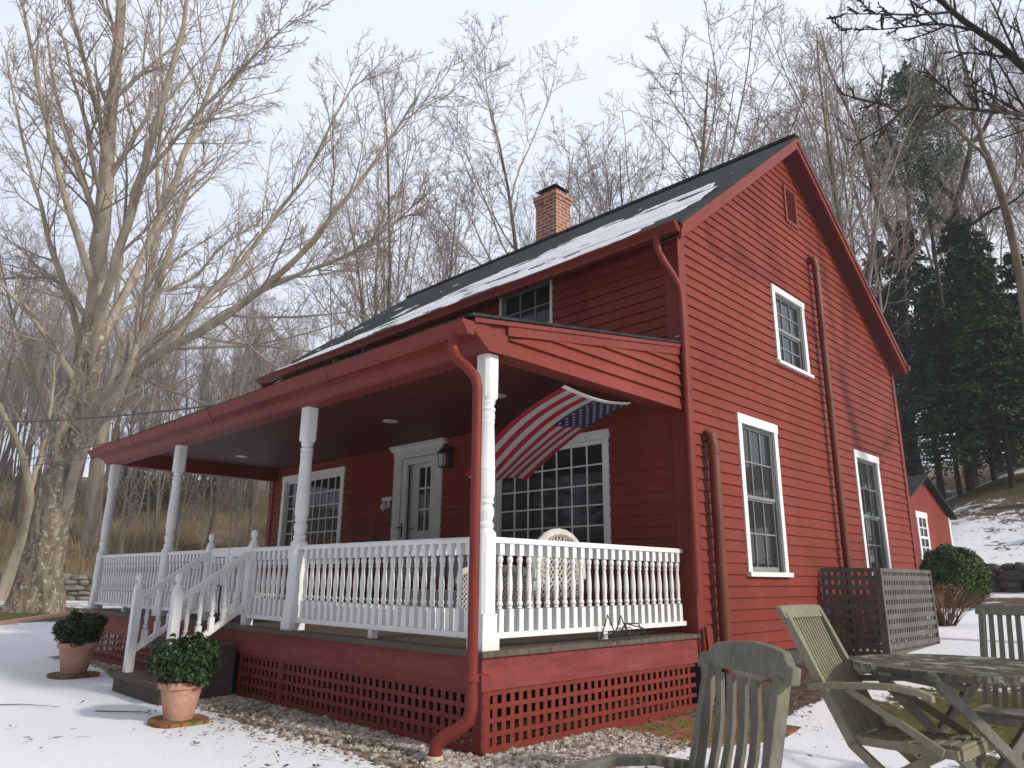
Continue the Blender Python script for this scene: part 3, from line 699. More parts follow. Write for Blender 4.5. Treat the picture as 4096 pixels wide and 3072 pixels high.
# ------------------------------------------------------------------ porch (part of the house)
PT = 2.66
def prz(y): return 2.935 + (y + 0.21) * (3.535 - 2.935) / (D + 0.21)
mb = MB()
mb.hexa([(-L - .08, -.25, prz(-.25) - .018), (.06, -.25, prz(-.25) - .018), (.06, D - .03, prz(D) - .018), (-L - .08, D - .03, prz(D) - .018), (-L - .08, -.25, prz(-.25) + .008), (.06, -.25, prz(-.25) + .008), (.06, D - .03, prz(D) + .008), (-L - .08, D - .03, prz(D) + .008)])
mb.build("porch_roof", M['shingle'], house)
mb = MB()     # ceiling and the inside of the beams
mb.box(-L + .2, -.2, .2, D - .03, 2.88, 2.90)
mb.build("porch_ceiling", M['redshade'], house)
mb = MB()     # front beam, side beams
mb.box(-L, 0.0, 0.0, .2, PT - .02, 2.92); mb.box(-L, -L + .2, .2, D - .04, PT - .02, 2.9)
mb.box(-.2, -.03, .2, D - .04, PT - .02, 2.9)
# curved bed mould under the front eave
prof = [(0.0, 2.642), (-.025, 2.66), (-.05, 2.70), (-.09, 2.735), (-.15, 2.76), (-.205, 2.765), (-.205, 2.90), (0.0, 2.93)]
mb.prism(prof, 'x', -L - .02, 0.012)
mb.build("porch_beam", M['redtrim'], house)
mb = MB()     # clapboard end of the porch roof
z = 2.64; k = 0
ex = 0.1425
while z < 3.40:
    zb, zt = z, z + ex + (0.02 if k == 0 else 0)
    top = lambda zz: -0.21 + (zz + 0.16 - 2.935) * (D + .21) / (3.535 - 2.935)
    ya, yb_ = max(.24, top(zb)), max(.24, top(zt))
    if ya < D - .09:
        wa, wb = .034, .0
        if k == 0: wa = .03; wb = .0
        yb_ = min(yb_, D - .09)
        mb.add([(wa, ya, zb), (wa, D - .09, zb), (wb, D - .09, zt), (wb, yb_, zt)], [(0, 1, 2, 3)])
        mb.add([(-.03, ya, zb), (-.03, D - .09, zb), (wa, D - .09, zb), (wa, ya, zb)], [(0, 1, 2, 3)])
    z = zt; k += 1
mb.add([(-.004, 0, 2.65), (-.004, D - .05, 2.65), (-.004, D - .05, 3.5), (-.004, 0, 2.9)], [(0, 1, 2, 3)])
mb.build("porch_gable", M['red'], house, recalc=False)
mb = MB()
mb.prism([(-.206, 2.80), (0.0, 2.64), (.24, 2.64), (.24, prz(.24) - .17), (-.206, prz(-.206) - .04)], 'x', -.02, .022)
mb.hexa([(.0, .2401, prz(.24) - .17), (.034, .2401, prz(.24) - .17), (.034, D - .05, prz(D) - .17), (.0, D - .05, prz(D) - .17), (.0, .2401, prz(.24) - .034), (.034, .2401, prz(.24) - .034), (.034, D - .05, prz(D) - .034), (.0, D - .05, prz(D) - .034)])
mb.hexa([(.0345, -.206, prz(-.206) - .075), (.05, -.206, prz(-.206) - .075), (.05, D - .05, prz(D) - .075), (.0345, D - .05, prz(D) - .075), (.0345, -.206, prz(-.206) - .032), (.05, -.206, prz(-.206) - .032), (.05, D - .05, prz(D) - .032), (.0345, D - .05, prz(D) - .032)])
mb.build("porch_rake_board", M['redtrim'], house)
gutter("porch_gutter", -L - .02, 0.035, -.207, 2.862, house, depth=.15, h=.13)
# porch downspout at the near corner
mb = MB()
mb.tube([(-.16, -.285, 2.77), (-.16, -.285, 2.66), (-.155, -.28, 2.60), (-.12, -.265, 2.53), (-.02, -.22, 2.43), (0.045, -.185, 2.34), (.06, -.17, 2.24), (.06, -.165, 1.0), (.06, -.165, -.40)], [.046, .046, .048, .048, .048, .048, .046, .046, .046], 12)
mb.tube([(.06, -.165, -.28), (.06, -.165, -.41), (.045, -.18, -.50), (-.03, -.225, -.575), (-.12, -.29, -.63), (-.165, -.325, -.69), (-.175, -.335, -.80)], [.052, .052, .056, .056, .056, .056, .06], 12)
mb.box(0.0, .13, -.125, -.02, -.20, -.165); mb.lathe(.06, -.165, [(.062, -.21), (.062, -.155)], 12)
dsp = mb.build("downspout", M['redtrim'], house, smooth=True)
mb = MB(); mb.lathe(-.175, -.335, [(.062, -.90), (.062, -.80), (.07, -.80), (.07, -.768), (.062, -.765)], 14); mb.build("drain_collar", M['cream'], dsp, smooth=True)
for lx in (-1.84, -4.16, -6.61, -9.04):
    mb = MB(); mb.lathe(lx, 1.93, [(.11, 2.868), (.115, 2.879)], 18); mb.lathe(lx, 1.93, [(.075, 2.862), (.1, 2.867)], 16)
    mb.build("ceiling_light", M['lampglass'], house, smooth=True)
# deck
mb = MB()
y = -.04
while y < D - .03:
    mb.box(-L - .04, .045, y, min(y + .138, D - .028), -.045, 0.0); y += .142
mb.build("deck", M['deck'], house)
mb = MB()
mb.box(-L, .0, 0.0, .035, -.31, -.046); mb.box(-.035, .012, .036, D - .02, -.31, -.047); mb.box(-L, -L + .035, .036, D - .02, -.31, -.047)
mb.box(-.0, .012, -.01, .036, -.31, -.047)
mb.build("deck_fascia", M['redworn'], house)
def lattice(name, F_, u0, u1, z0, z1, pu=.103, pz=.107, wu=.054, wz=.040, mat='redtrim', posts=(), parent=None, w0=0.0):
    mb = MB()
    mb.boxm(F_, u0, u1, z0, z0 + .05, w0, w0 + .021); 
    z = z1
    while z > z0 + .06:
        mb.boxm(F_, u0, u1, z - wz, z, w0 + .008, w0 + .016); z -= pz
    u = u0
    while u < u1 - wu:
        mb.boxm(F_, u, u + wu, z0, z1, w0, w0 + .0075); u += pu
    for a, b in posts: mb.boxm(F_, a, b, z0, z1, w0 - .01, w0 + .022)
    return mb.build(name, M[mat], parent or house)
lattice("lattice_skirt", lambda u, z, w: (u, .03 - w, z), -L, -5.95, -.83, -.312, posts=[(-L, -L + .09), (-8.3, -8.22)])
lattice("lattice_skirt", lambda u, z, w: (u, .03 - w, z), -4.35, -.0, -.83, -.312, posts=[(-.11, -.0), (-3.36, -3.28), (-4.35, -4.3)])
lattice("lattice_skirt", lambda u, z, w: (-.02 + w, u, z), .04, D - .1, -.83, -.312, pu=.105, posts=[(.035, .10)])
lattice("lattice_skirt", lambda u, z, w: (-L - w + .02, u, z), .04, D - .1, -.83, -.312)

# posts
def post(x, y, top=PT):
    mb = MB(); w = .085
    mb.box(x - .10, x + .10, y - .10, y + .10, 0.0, .14)
    def blockc(z0, z1, c0, c1):
        """square block with lamb's-tongue chamfers at the ends flagged"""
        r = .066
        rings = []
        if c0: rings += [(r, z0 - .045), (w, z0)]
        else: rings += [(w, z0)]
        if c1: rings += [(w, z1), (r, z1 + .045)]
        else: rings += [(w, z1)]
        vs = []; fs = []; n = 16
        for rr, zz in rings:
            sq = rr == w
            for k in range(n):
                a = 2 * math.pi * (k + .5) / n
                if sq:
                    ca, sa = math.cos(a), math.sin(a); s_ = max(abs(ca), abs(sa)); vs.append((x + w * ca / s_, y + w * sa / s_, zz))
                else: vs.append((x + rr * math.cos(a), y + rr * math.sin(a), zz))
        for i in range(len(rings) - 1):
            for k in range(n): fs.append((i * n + k, i * n + (k + 1) % n, (i + 1) * n + (k + 1) % n, (i + 1) * n + k))
        fs.append(tuple(range(n))[::-1]); fs.append(tuple(range((len(rings) - 1) * n, len(rings) * n))); mb.add(vs, fs)
    mb.box(x - w, x + w, y - w, y + w, .14, .3); blockc(.3, .985, False, True); blockc(2.235, top, True, False)
    mb.lathe(x, y, [(.066, 1.02), (.078, 1.04), (.080, 1.06), (.074, 1.078), (.062, 1.085), (.066, 1.10), (.078, 1.14), (.083, 1.175), (.076, 1.21), (.062, 1.232), (.064, 1.238), (.077, 1.25), (.079, 1.268), (.070, 1.285), (.078, 1.30), (.085, 1.34), (.083, 1.55), (.083, 1.555), (.085, 1.56), (.085, 1.57), (.082, 1.576), (.077, 1.80), (.070, 1.985), (.074, 1.993), (.075, 2.005), (.068, 2.017), (.076, 2.04), (.075, 2.075), (.068, 2.092), (.076, 2.105), (.081, 2.12), (.074, 2.135), (.062, 2.145), (.070, 2.165), (.077, 2.185), (.070, 2.20), (.06, 2.21)], 20)
    return mb.build("porch_post", M['white'], house, smooth=True)
PX = [-.13, -3.36, -7.35, -10.47]
for x in PX: post(x, .13)
# balusters and rails
bal_prof = [(.030, .335), (.020, .345), (.019, .352), (.028, .362), (.030, .375), (.026, .392), (.019, .402), (.022, .412), (.024, .42), (.0205, .43), (.026, .50), (.027, .53), (.0255, .57), (.0175, .675), (.017, .69), (.022, .70), (.024, .712), (.019, .725), (.024, .735), (.029, .76), (.026, .785), (.018, .795), (.028, .805)]
def bal_mesh():
    mb = MB(); w = .030
    mb.box(-w, w, -w, w, .135, .33); mb.box(-w, w, -w, w, .80, .905)
    mb.lathe(0, 0, bal_prof, 9)
    return mb
_bm = None
def baluster(parent, x, y, z=0.0, sc=1.0):
    global _bm
    if _bm is None:
        o = bal_mesh().build("baluster", M['white'], None, smooth=True); _bm = o.data
    else:
        o = bpy.data.objects.new("baluster", _bm); C.objects.link(o)
    o.parent = parent; o.location = Vector((x, y, z)) - wloc(parent); o.scale.z = sc
    return o
def railing(a, b, n0, sp, n, blocks=()):
    """a, b: ends (x, y); balusters from n0 along the run every sp"""
    a = Vector((*a, 0)); b = Vector((*b, 0)); d = (b - a).normalized()
    mb = MB()
    mb.bar(a + Vector((0, 0, .925)), b + Vector((0, 0, .925)), .085, .04); mb.bar(a + Vector((0, 0, .9515)), b + Vector((0, 0, .9515)), .06, .012)
    r = mb.build("railing", M['white'], house, bevel=.004)
    mb = MB(); mb.bar(a + Vector((0, 0, .111)), b + Vector((0, 0, .111)), .09, .05)
    for t in blocks: p = a + d * t; mb.box(p.x - .035, p.x + .035, p.y - .035, p.y + .035, 0.0, .0859)
    mb.build("bottom_rail", M['white'], r, bevel=.004)
    for k in range(n):
        p = a + d * (n0 + k * sp); baluster(r, p.x, p.y)
    return r
railing((-.215, .13), (-3.275, .13), .105, .1285, 23, (1.55,))
railing((-3.445, .13), (-4.44, .13), .09, .125, 8)
railing((-5.83, .13), (-7.265, .13), .1, .125, 11)
railing((-7.435, .13), (-10.385, .13), .1, .1285, 22, (1.5,))
railing((-.13, .215), (-.13, 3.34), .11, .1275, 24, (1.6,))
# stairs
mb = MB()
mb.box(-5.92, -4.34, -.95, -.50, -.66, -.60); mb.box(-5.90, -4.36, -.90, -.50, -.9, -.661)
mb.box(-5.92, -4.34, -.50, -.045, -.26, -.20); mb.box(-5.90, -4.36, -.49, -.045, -.9, -.261)
st = mb.build("stairs", M['step'], house, bevel=.006)
fin = [(.05, .0), (.056, .012), (.05, .03), (.028, .05), (.026, .06), (.034, .075), (.048, .10), (.05, .125), (.042, .155), (.022, .172), (.004, .178)]
def newel(x, y, z0, z1, parent, slim=.05):
    mb = MB(); mb.box(x - slim, x + slim, y - slim, y + slim, z0, z1)
    mb.lathe(x, y, [(.066, z1)] + [(.066, z1 + .02), (.05, z1 + .035)] + [(r * 1.0, z1 + .03 + z) for r, z in fin], 14)
    return mb.build("newel", M['white'], parent, smooth=True)
for x in (-5.78, -4.49):
    mb = MB()
    yb_, yt = -.78, .12
    zl, zh = .30, .90
    mb.bar((x, yb_, zl), (x, yt - .03, zh), .075, .055); mb.bar((x, yb_, zl - .66), (x, yt - .03, zh - .66), .075, .06)
    sr = mb.build("stair_railing", M['white'], house)
    newel(x, yb_ + .0, -.6, .42, sr); newel(x, yt, 0.0, .98, sr, .055)
    for k in range(5):
        t = .16 + k * .165; y = lerp(yb_, yt, t); zb = lerp(zl, zh, t) - .66
        baluster(sr, x, y, zb - .095 , .82)
# gate, two leaves
for x0, x1 in ((-5.72, -5.16), (-5.14, -4.56)):
    mb = MB()
    mb.box(x0, x0 + .09, .10, .14, .12, .97); mb.box(x1 - .09, x1, .10, .14, .12, .97); mb.box(x0 + .09, x1 - .09, .101, .139, .85, .97); mb.box(x0 + .09, x1 - .09, .101, .139, .12, .25)
    g = mb.build("gate", M['white'], house)
    for k in range(3): baluster(g, lerp(x0 + .16, x1 - .16, k / 2), .12, .15, .76)
    if x0 < -5.5:
        mb = MB(); mb.tube([(-5.20, .06, .46), (-5.20, .05, .28), (-5.2, .07, .08)], .013, 6); mb.tube([(-5.28, .05, .47), (-5.16, .05, .46)], .011, 6); mb.build("latch", M['black'], g)
# ------------------------------------------------------------------ snow left on the roof
nr = np.random.RandomState(3)
def roof_snow():
    nxs, nys = 620, 150
    x = np.linspace(RX0 + .05, RX1 - .25, nxs); y = np.linspace(YE0 + .05, 5.75, nys)
    gx, gy = np.meshgrid(x, y)
    s = (gy - YE0)
    def fb(sx, sy):
        q = np.zeros(gx.shape); a = 1.0
        for o in range(4):
            u = gx / sx * 2 ** o + 50; w = gy / sy * 2 ** o + 7
            tab = nr.rand(257, 257)
            ui, wi = np.floor(u).astype(int), np.floor(w).astype(int); fu, fw = u - ui, w - wi; fu = fu * fu * (3 - 2 * fu); fw = fw * fw * (3 - 2 * fw)
            g0 = lambda i, j: tab[i % 257, j % 257]
            q += a * ((g0(ui, wi) * (1 - fu) + g0(ui + 1, wi) * fu) * (1 - fw) + (g0(ui, wi + 1) * (1 - fu) + g0(ui + 1, wi + 1) * fu) * fw - .5) * 2; a *= .62
        return q
    n = 0.75 * fb(1.3, .20) + 0.55 * fb(.5, .10)
    t = (gx - RX0) / (RX1 - RX0)                      # 0 far end .. 1 near end
    top = 0.55 + 1.85 * smooth01(t, 0.05, 0.85) + 0.28 * smooth01(t, .8, 1) + 0.25 * vnoise(gx, gx * 0, 1.3, 7)
    top = top - 1.0 * smooth01(gx, -0.55, 0.15)
    low = 0.16 + 0.9 * smooth01(gx, -0.9, 0.35) + 0.06 * vnoise(gx, gx * 0, 0.5, 9)
    band = smooth01(s, low - .08, low + .14) * (1 - smooth01(s, top - .30, top + .12))
    streak = np.exp(-((s - 0.62 - 0.10 * vnoise(gx, gx * 0, 2.2, 3)) / 0.035) ** 2) + 0.7 * np.exp(-((s - 1.06 - 0.08 * vnoise(gx, gx * 0, 1.7, 6)) / 0.03) ** 2)
    mval = band * 1.0 - 0.50 + 0.68 * n - 0.9 * streak
    keep = mval > 0.12
    cell = keep[:-1, :-1] & keep[1:, :-1] & keep[:-1, 1:] & keep[1:, 1:]
    h = np.where(keep, 0.008 + 0.022 * np.clip(mval, 0, 1), 0.004)
    used = np.full((nys, nxs), -1); mbs = MB(); vs = []; fs = []
    for j, i in zip(*np.nonzero(cell)):
        q = []
        for jj, ii in ((j, i), (j, i + 1), (j + 1, i + 1), (j + 1, i)):
            if used[jj, ii] < 0:
                used[jj, ii] = len(vs)
                edge = not (cell[max(jj - 1, 0):jj + 1, max(ii - 1, 0):ii + 1].all())
                vs.append((gx[jj, ii], gy[jj, ii], roof_z(gy[jj, ii]) + (0.003 if edge else h[jj, ii])))
            q.append(used[jj, ii])
        fs.append(tuple(q))
    mbs.add(vs, fs)
    o = mbs.build("roof_snow", M['snow'], None, smooth='all', recalc=False)
    tag(o, "thin melting snow lying in streaks on the dark roof slope", "snow", None, "stuff")
roof_snow()

# ------------------------------------------------------------------ flag hung from the porch beam
def flag():
    A = np.array([-.15, 1.28, 2.585]); B = np.array([-.15, 2.47, 2.605])
    def P(s, t, off=0.0):
        """s across (0 near .. 1 far), t from the hoist to the fly"""
        h = A + (B - A) * s
        x = -1.66 * (t ** 1.06); z = -0.80 * (0.50 * t + 0.50 * t ** 2.3)
        sag = -0.055 * math.sin(math.pi * s) * (1 - t) ** 1.5
        w = 0.035 * math.sin(2.2 * math.pi * s + 2.0 * t + .4) * t + .03 * math.sin(5 * t + 2 * s) * t
        sh = 0.10 * t * (s - .5) * -1.0 + 0.02 * t
        return np.array([h[0] + x, h[1] + sh, h[2] + z + sag + w + off])
    def N(s, t):
        du = P(min(s + .01, 1), t) - P(s - .01, t); dt = P(s, t + .01) - P(s, t - .01)
        n = np.cross(du, dt); n /= np.linalg.norm(n)
        return n if n[2] < 0 else -n
    mb = MB(); ns, nt = 26, 40
    hb = .035
    ids = {}
    for i in range(ns + 1):
        for j in range(nt + 1):
            ids[i, j] = len(mb.v); mb.v.append(tuple(P(i / ns, hb + (1 - hb) * j / nt)))
    for i in range(ns):
        for j in range(nt):
            stripe = i // 2; canton = stripe >= 6 and j < nt * .40
            mb.f.append((ids[i, j], ids[i + 1, j], ids[i + 1, j + 1], ids[i, j + 1]))
            mb.mi.append(2 if canton else (0 if stripe % 2 == 0 else 1))
    # stars: nine rows along the fly direction, on both faces
    for side in (1, -1):
        for a in range(11):
            for b in range(9):
                if (a + b) % 2: continue
                t = hb + (1 - hb) * .40 * (a + 1) / 12; s = lerp(6 / 13, 1, (b + 1) / 10)
                c = P(s, t); n = N(s, t) * 0.004 * side
                du = (P(s + .01, t) - P(s - .01, t)); du /= np.linalg.norm(du)
                dt = (P(s, t + .01) - P(s, t - .01)); dt /= np.linalg.norm(dt)
                pts = [tuple(c + n)]
                for k in range(10):
                    r = (.030 if k % 2 == 0 else .0125); an = 2 * math.pi * k / 10
                    pts.append(tuple(c + n + (-dt) * math.cos(an) * r + du * math.sin(an) * r))
                mb.add(pts, [(0, 1 + k, 1 + (k + 1) % 10) for k in range(10)], 1)
    root = thing("flag", "stars and stripes flag tied under the porch beam and blowing inwards", "flag", (-.15, 1.88, 2.6))
    o = mb.build("flag_cloth", [M['flagred'], M['flagwhite'], M['flagblue']], root, smooth='all', recalc=False)
    mb = MB()
    for i in range(20):
        a, b = i / 20, (i + 1) / 20
        q = [P(a, 0), P(b, 0), P(b, hb), P(a, hb)]
        mb.hexa([x + np.array([0, 0, -.004]) for x in q] + [x + np.array([0, 0, .004]) for x in q])
    mb.build("hoist_band", M['mortarwhite'], root)
    for s in (0.015, .985):
        mb = MB(); p = P(s, .015); mb.tube([p, p + np.array([.03, .03 if s > .5 else -.03, .03]), p + np.array([.04, .04 if s > .5 else -.05, .10])], .006, 6)
        mb.build("tie_cord", M['black'], root)
flag()

# ------------------------------------------------------------------ clumps of leaves
def leaf_ball(center, rx, rz, n, size, seed, flat=0.2, lump=0.18, shell=0.55, stretch=1.6):
    """many small leaf faces through an uneven ball; returns verts, faces, tones"""
    g = np.random.RandomState(seed)
    d = g.normal(size=(n, 3)); d /= np.linalg.norm(d, axis=1)[:, None]
    lum = 1 + lump * (np.sin(d[:, 0] * 5 + seed) * np.sin(d[:, 1] * 6 + 1) + 0.6 * np.sin(d[:, 2] * 9 + d[:, 0] * 7)) 
    r = (shell + (1 - shell) * g.rand(n)) * lum
    c = d * r[:, None] * np.array([rx, rx, rz]) + np.array(center)
    nd = d + g.normal(size=(n, 3)) * .7; nd /= np.linalg.norm(nd, axis=1)[:, None]
    t = np.cross(nd, g.normal(size=(n, 3))); t /= np.linalg.norm(t, axis=1)[:, None]; b = np.cross(nd, t)
    s = size * (0.6 + .8 * g.rand(n))[:, None]
    vs = np.stack([c - t * s * stretch / 2, c + b * s * .4, c + t * s * stretch / 2, c - b * s * .4], 1).reshape(-1, 3)
    fs = np.arange(4 * n).reshape(n, 4)
    tones = np.repeat(0.5 * g.rand(n) + 0.35 * (lum - .8), 4)
    return vs, fs, tones
def leafmesh(name, mat, parent, parts_, loc=None):
    vs = np.concatenate([p[0] for p in parts_]); ofs = np.cumsum([0] + [len(p[0]) for p in parts_[:-1]])
    fs = np.concatenate([p[1] + o for p, o in zip(parts_, ofs)]); tn = np.concatenate([p[2] for p in parts_])
    mb = MB(); mb.v = vs.tolist(); mb.f = [tuple(f) for f in fs.tolist()]; mb.mi = [0] * len(mb.f)
    return mb.build(name, mat, parent, tones=tn, recalc=False, loc=loc)

def potted(x, y, sc, seed, label, shrub):
    z0 = tzf(x, y) + .035
    root = thing("potted_shrub", label, "potted shrub", (x, y, z0), "potted shrubs beside the porch steps")
    mb = MB(); s = sc
    mb.lathe(x, y, [(.135 * s, z0), (.14 * s, z0 + .01), (.192 * s, z0 + .29 * s), (.215 * s, z0 + .295 * s), (.222 * s, z0 + .32 * s), (.218 * s, z0 + .355 * s), (.205 * s, z0 + .36 * s), (.188 * s, z0 + .345 * s), (.185 * s, z0 + .31 * s)], 28)
    mb.build("pot", M['terra'], root, smooth=True)
    mb = MB(); mb.lathe(x, y, [(.18 * s, z0 + .30 * s), (.1 * s, z0 + .325 * s), (.01, z0 + .33 * s)], 16); mb.build("soil", M['soil'], root)
    zc = z0 + .36 * s + shrub[1] * .72
    P_ = [leaf_ball((x, y, zc), shrub[0], shrub[1], 4600, .034, seed, lump=.17, shell=.55)]
    for k in range(26):
        a = k * 2.4 + seed * 1.3; ee = (k * .37) % 1.0; q = (1 - .75 * ee); P_.append(leaf_ball((x + math.cos(a) * shrub[0] * .98 * q, y + math.sin(a) * shrub[0] * .98 * q, zc + shrub[1] * (.1 + .95 * ee) + .03 * math.sin(k * 3.1)), .05, .075, 60, .03, seed + 50 + k, shell=.1))
    for k in range(9):
        a = k * 2.4 + seed; P_.append(leaf_ball((x + math.cos(a) * shrub[0] * .68, y + math.sin(a) * shrub[0] * .68, zc + shrub[1] * (.55 * math.sin(k * 1.9))), shrub[0] * .42, shrub[1] * .42, 650, .032, seed + k, shell=.5))
    leafmesh("foliage", M['boxleaf'], root, P_)
    mb = MB()
    for k in range(7):
        a = k * .9; mb.tube([(x, y, z0 + .32 * s), (x + .05 * math.cos(a), y + .05 * math.sin(a), zc - .05), (x + shrub[0] * .6 * math.cos(a), y + shrub[0] * .6 * math.sin(a), zc + .08)], [.012, .009, .005], 5)
    mb.build("stem", M['stick'], root)
    mb = MB(); g = random.Random(seed)
    pts = [(x + .30 * s * (1 + .12 * math.sin(3 * a + seed)) * math.cos(a), y + .30 * s * (1 + .1 * math.cos(2 * a)) * math.sin(a)) for a in [2 * math.pi * k / 26 for k in range(26)]]
    mb.prism(pts, 'z', z0 - .09, z0 - .001)
    o = mb.build("paver", M['patio'], None, loc=(x, y, z0 - .03)); tag(o, ("reddish mossy paver under the nearer terracotta pot" if sc < 1.1 else "reddish paver under the farther terracotta pot"), "paver", "pavers under the pots")
potted(-3.2, -1.14, 1.0, 11, "dark green boxwood in the terracotta pot nearest the camera, in front of the steps", (.315, .235))
potted(-7.75, -.84, 1.2, 23, "dark green boxwood in a terracotta pot beyond the steps, by the lattice's far end", (.31, .23))

# ------------------------------------------------------------------ wooden garden furniture
def garden_chair(label, loc, rot, slats, slat_w, rail='flat', mat='teak', top=1.20, wid=.62, arms=True, recl=.5, za=.80):
    root = thing("garden_chair", label, "chair", (0, 0, 0), "weathered garden chairs round the table")
    Mt = M[mat]; hx = wid / 2 - .03
    yh, zh = .13, .46
    yt = yh + (top - zh) * recl
    def back(z): return yh + (z - zh) * recl
    for s in (-1, 1):
        mb = MB(); mb.bar((s * hx, back(top), top), (s * hx, yh, zh), .042, .055, (0, 1, .3)); mb.bar((s * hx, yh + .012, zh + .012), (s * hx, -.44, 0), .042, .055, (0, 1, .5))
        mb.build("stile", Mt, root, bevel=.005)
        mb = MB(); mb.bar((s * (hx - .045), -.40, .52), (s * (hx - .045), .47, 0), .036, .05, (0, 1, .5)); mb.build("leg", Mt, root, bevel=.005)
        if arms:
            mb = MB()
            pts = [(back(za) + .05, za - .035), (back(za) - .05, za - .02), (0.0, za + .005), (-.16, za + .012), (-.30, za - .005), (-.36, za - .03)]
            wd = [.045, .05, .055, .062, .066, .05]
            xa = s * (hx + .045)
            vs = []; fs = []
            for (yy, zz), w_ in zip(pts, wd):
                vs += [(xa - w_ / 2, yy, zz - .018), (xa + w_ / 2, yy, zz - .018), (xa + w_ / 2, yy, zz + .018), (xa - w_ / 2, yy, zz + .018)]
            for i in range(len(pts) - 1):
                for k in range(4): fs.append((i * 4 + k, i * 4 + (k + 1) % 4, i * 4 + 4 + (k + 1) % 4, i * 4 + 4 + k))
            fs += [(3, 2, 1, 0), tuple(range(len(vs) - 4, len(vs)))]
            mb.add(vs, fs); mb.build("armrest", Mt, root, bevel=.005)
            mb = MB(); mb.bar((s * (hx + .035), .12, za - .02), (s * (hx + .035), -.37, .50 if za > .7 else .40), .026, .045, (0, 1, .5)); mb.build("arm_strut", Mt, root, bevel=.004)
    mb = MB()
    n = 9
    for k in range(n):
        y = lerp(-.42, .12, k / (n - 1)); mb.box(-hx + .03, hx - .03, y - .022, y + .022, .515 - .04 * (k / n), .537 - .04 * (k / n))
    mb.build("seat", Mt, root, bevel=.004)
    mb = MB(); mb.box(-hx, -hx + .03, -.43, .13, .468, .514); mb.box(hx - .03, hx, -.43, .13, .468, .514); mb.box(-hx + .03, hx - .03, -.445, -.42, .46, .514)
    mb.build("seat_frame", Mt, root)
    mb = MB()
    for k in range(slats):
        u = lerp(-hx + .03, hx - .03, (k + .5) / slats)
        vs = []; fs = []; m_ = 6
        for i in range(m_ + 1):
            z = lerp(.50, top - .02, i / m_); y = back(z) + .035 * math.sin(math.pi * i / m_) * (1 if rail == 'arch' else .5)
            vs += [(u - slat_w / 2, y - .009, z), (u + slat_w / 2, y - .009, z), (u + slat_w / 2, y + .009, z), (u - slat_w / 2, y + .009, z)]
        for i in range(m_):
            for q in range(4): fs.append((i * 4 + q, i * 4 + (q + 1) % 4, i * 4 + 4 + (q + 1) % 4, i * 4 + 4 + q))
        fs += [(3, 2, 1, 0), tuple(range(len(vs) - 4, len(vs)))]
        mb.add(vs, fs)
    mb.build("back_slats", Mt, root)
    mb = MB()
    def railp(zlo, zhi, ht):
        pass
    prof = []
    m_ = 14; half = wid / 2 + (.05 if rail == 'arch' else .015)
    vs = []; fs = []
    for i in range(m_ + 1):
        q = -1 + 2 * i / m_; x = q * half
        if rail == 'arch':
            hi = .115 * (1 - .30 * abs(q) ** 1.5) - (.035 if abs(q) > .82 else 0); lo = -.015 + .012 * (1 - q * q)
            yy = .03 * (1 - q * q)
        else:
            hi = .05 * (1 - .2 * abs(q) ** 6); lo = -.03; yy = 0.0
        for zz, off in ((lo, -.022), (lo, .022), (hi, .020), (hi, -.020)):
            z = top + zz; vs.append((x, back(z) + off + yy, z))
    for i in range(m_):
        for k in range(4): fs.append((i * 4 + k, i * 4 + (k + 1) % 4, i * 4 + 4 + (k + 1) % 4, i * 4 + 4 + k))
    fs += [(3, 2, 1, 0), tuple(range(len(vs) - 4, len(vs)))]
    mb.add(vs, fs); mb.build("top_rail", Mt, root, bevel=.008)
    mb = MB(); mb.bar((-hx + .02, .40, .045), (hx - .02, .40, .045), .03, .035); mb.bar((-hx + .02, -.36, .07), (hx - .02, -.36, .07), .03, .035); mb.build("stretcher", Mt, root)
    root.location = loc; root.rotation_euler = (0, 0, rot)
    return root
def face(fx, fy): return math.atan2(fx, -fy)
GZF = -.82
garden_chair("grey armchair with an arched top rail and wide slats, cut off by the lower edge", (3.045, -1.797, -.82), face(-.476, -.879), 5, .044, 'arch', 'teak', 1.06, .54, recl=.25, za=.69)
garden_chair("pale folding armchair with many thin slats leaning back beside the round table", (2.988, .578, -.80), face(1, -.05), 12, .020, 'flat', 'teaklight', 1.19, .54)
garden_chair("greenish upright slatted chair on the far side of the round table", (3.40, 2.17, -.80), face(-.01, -1.0), 9, .034, 'flat', 'teak', 1.18, .66, recl=.38)

tx, ty = 3.32, .95; tr = .62
troot = thing("garden_table", "round mossy folding table of wooden slats standing in the snow", "table", (tx, ty, -.80))
mb = MB(); zt = .105
w_ = .082; gap = .010; y = -tr + .03
while y < tr - .02:
    y1 = min(y + w_, tr - .005)
    ym_ = max(abs(y), abs(y1)); hwid = math.sqrt(max(tr * tr - ym_ * ym_, .004)); hin = math.sqrt(max(tr * tr - min(abs(y), abs(y1)) ** 2, .004))
    a, b = (hwid, hin) if abs(y) > abs(y1) else (hin, hwid)
    a, b = min(a, b + .05), min(b, a + .05)
    mb.prism([(tx - a, ty + y), (tx + a, ty + y), (tx + b, ty + y1), (tx - b, ty + y1)], 'z', zt - .028, zt); y += w_ + gap
mb.build("table_top", M['teaktop'], troot, bevel=.004)
mb = MB()
N_ = 40
ring = []; fs = []
for k in range(N_):
    a = 2 * math.pi * k / N_; ca, sa = math.cos(a), math.sin(a)
    ring += [(tx + (tr - .05) * ca, ty + (tr - .05) * sa, zt - .045), (tx + (tr + .012) * ca, ty + (tr + .012) * sa, zt - .045), (tx + (tr + .012) * ca, ty + (tr + .012) * sa, zt + .003), (tx + (tr - .05) * ca, ty + (tr - .05) * sa, zt + .003)]
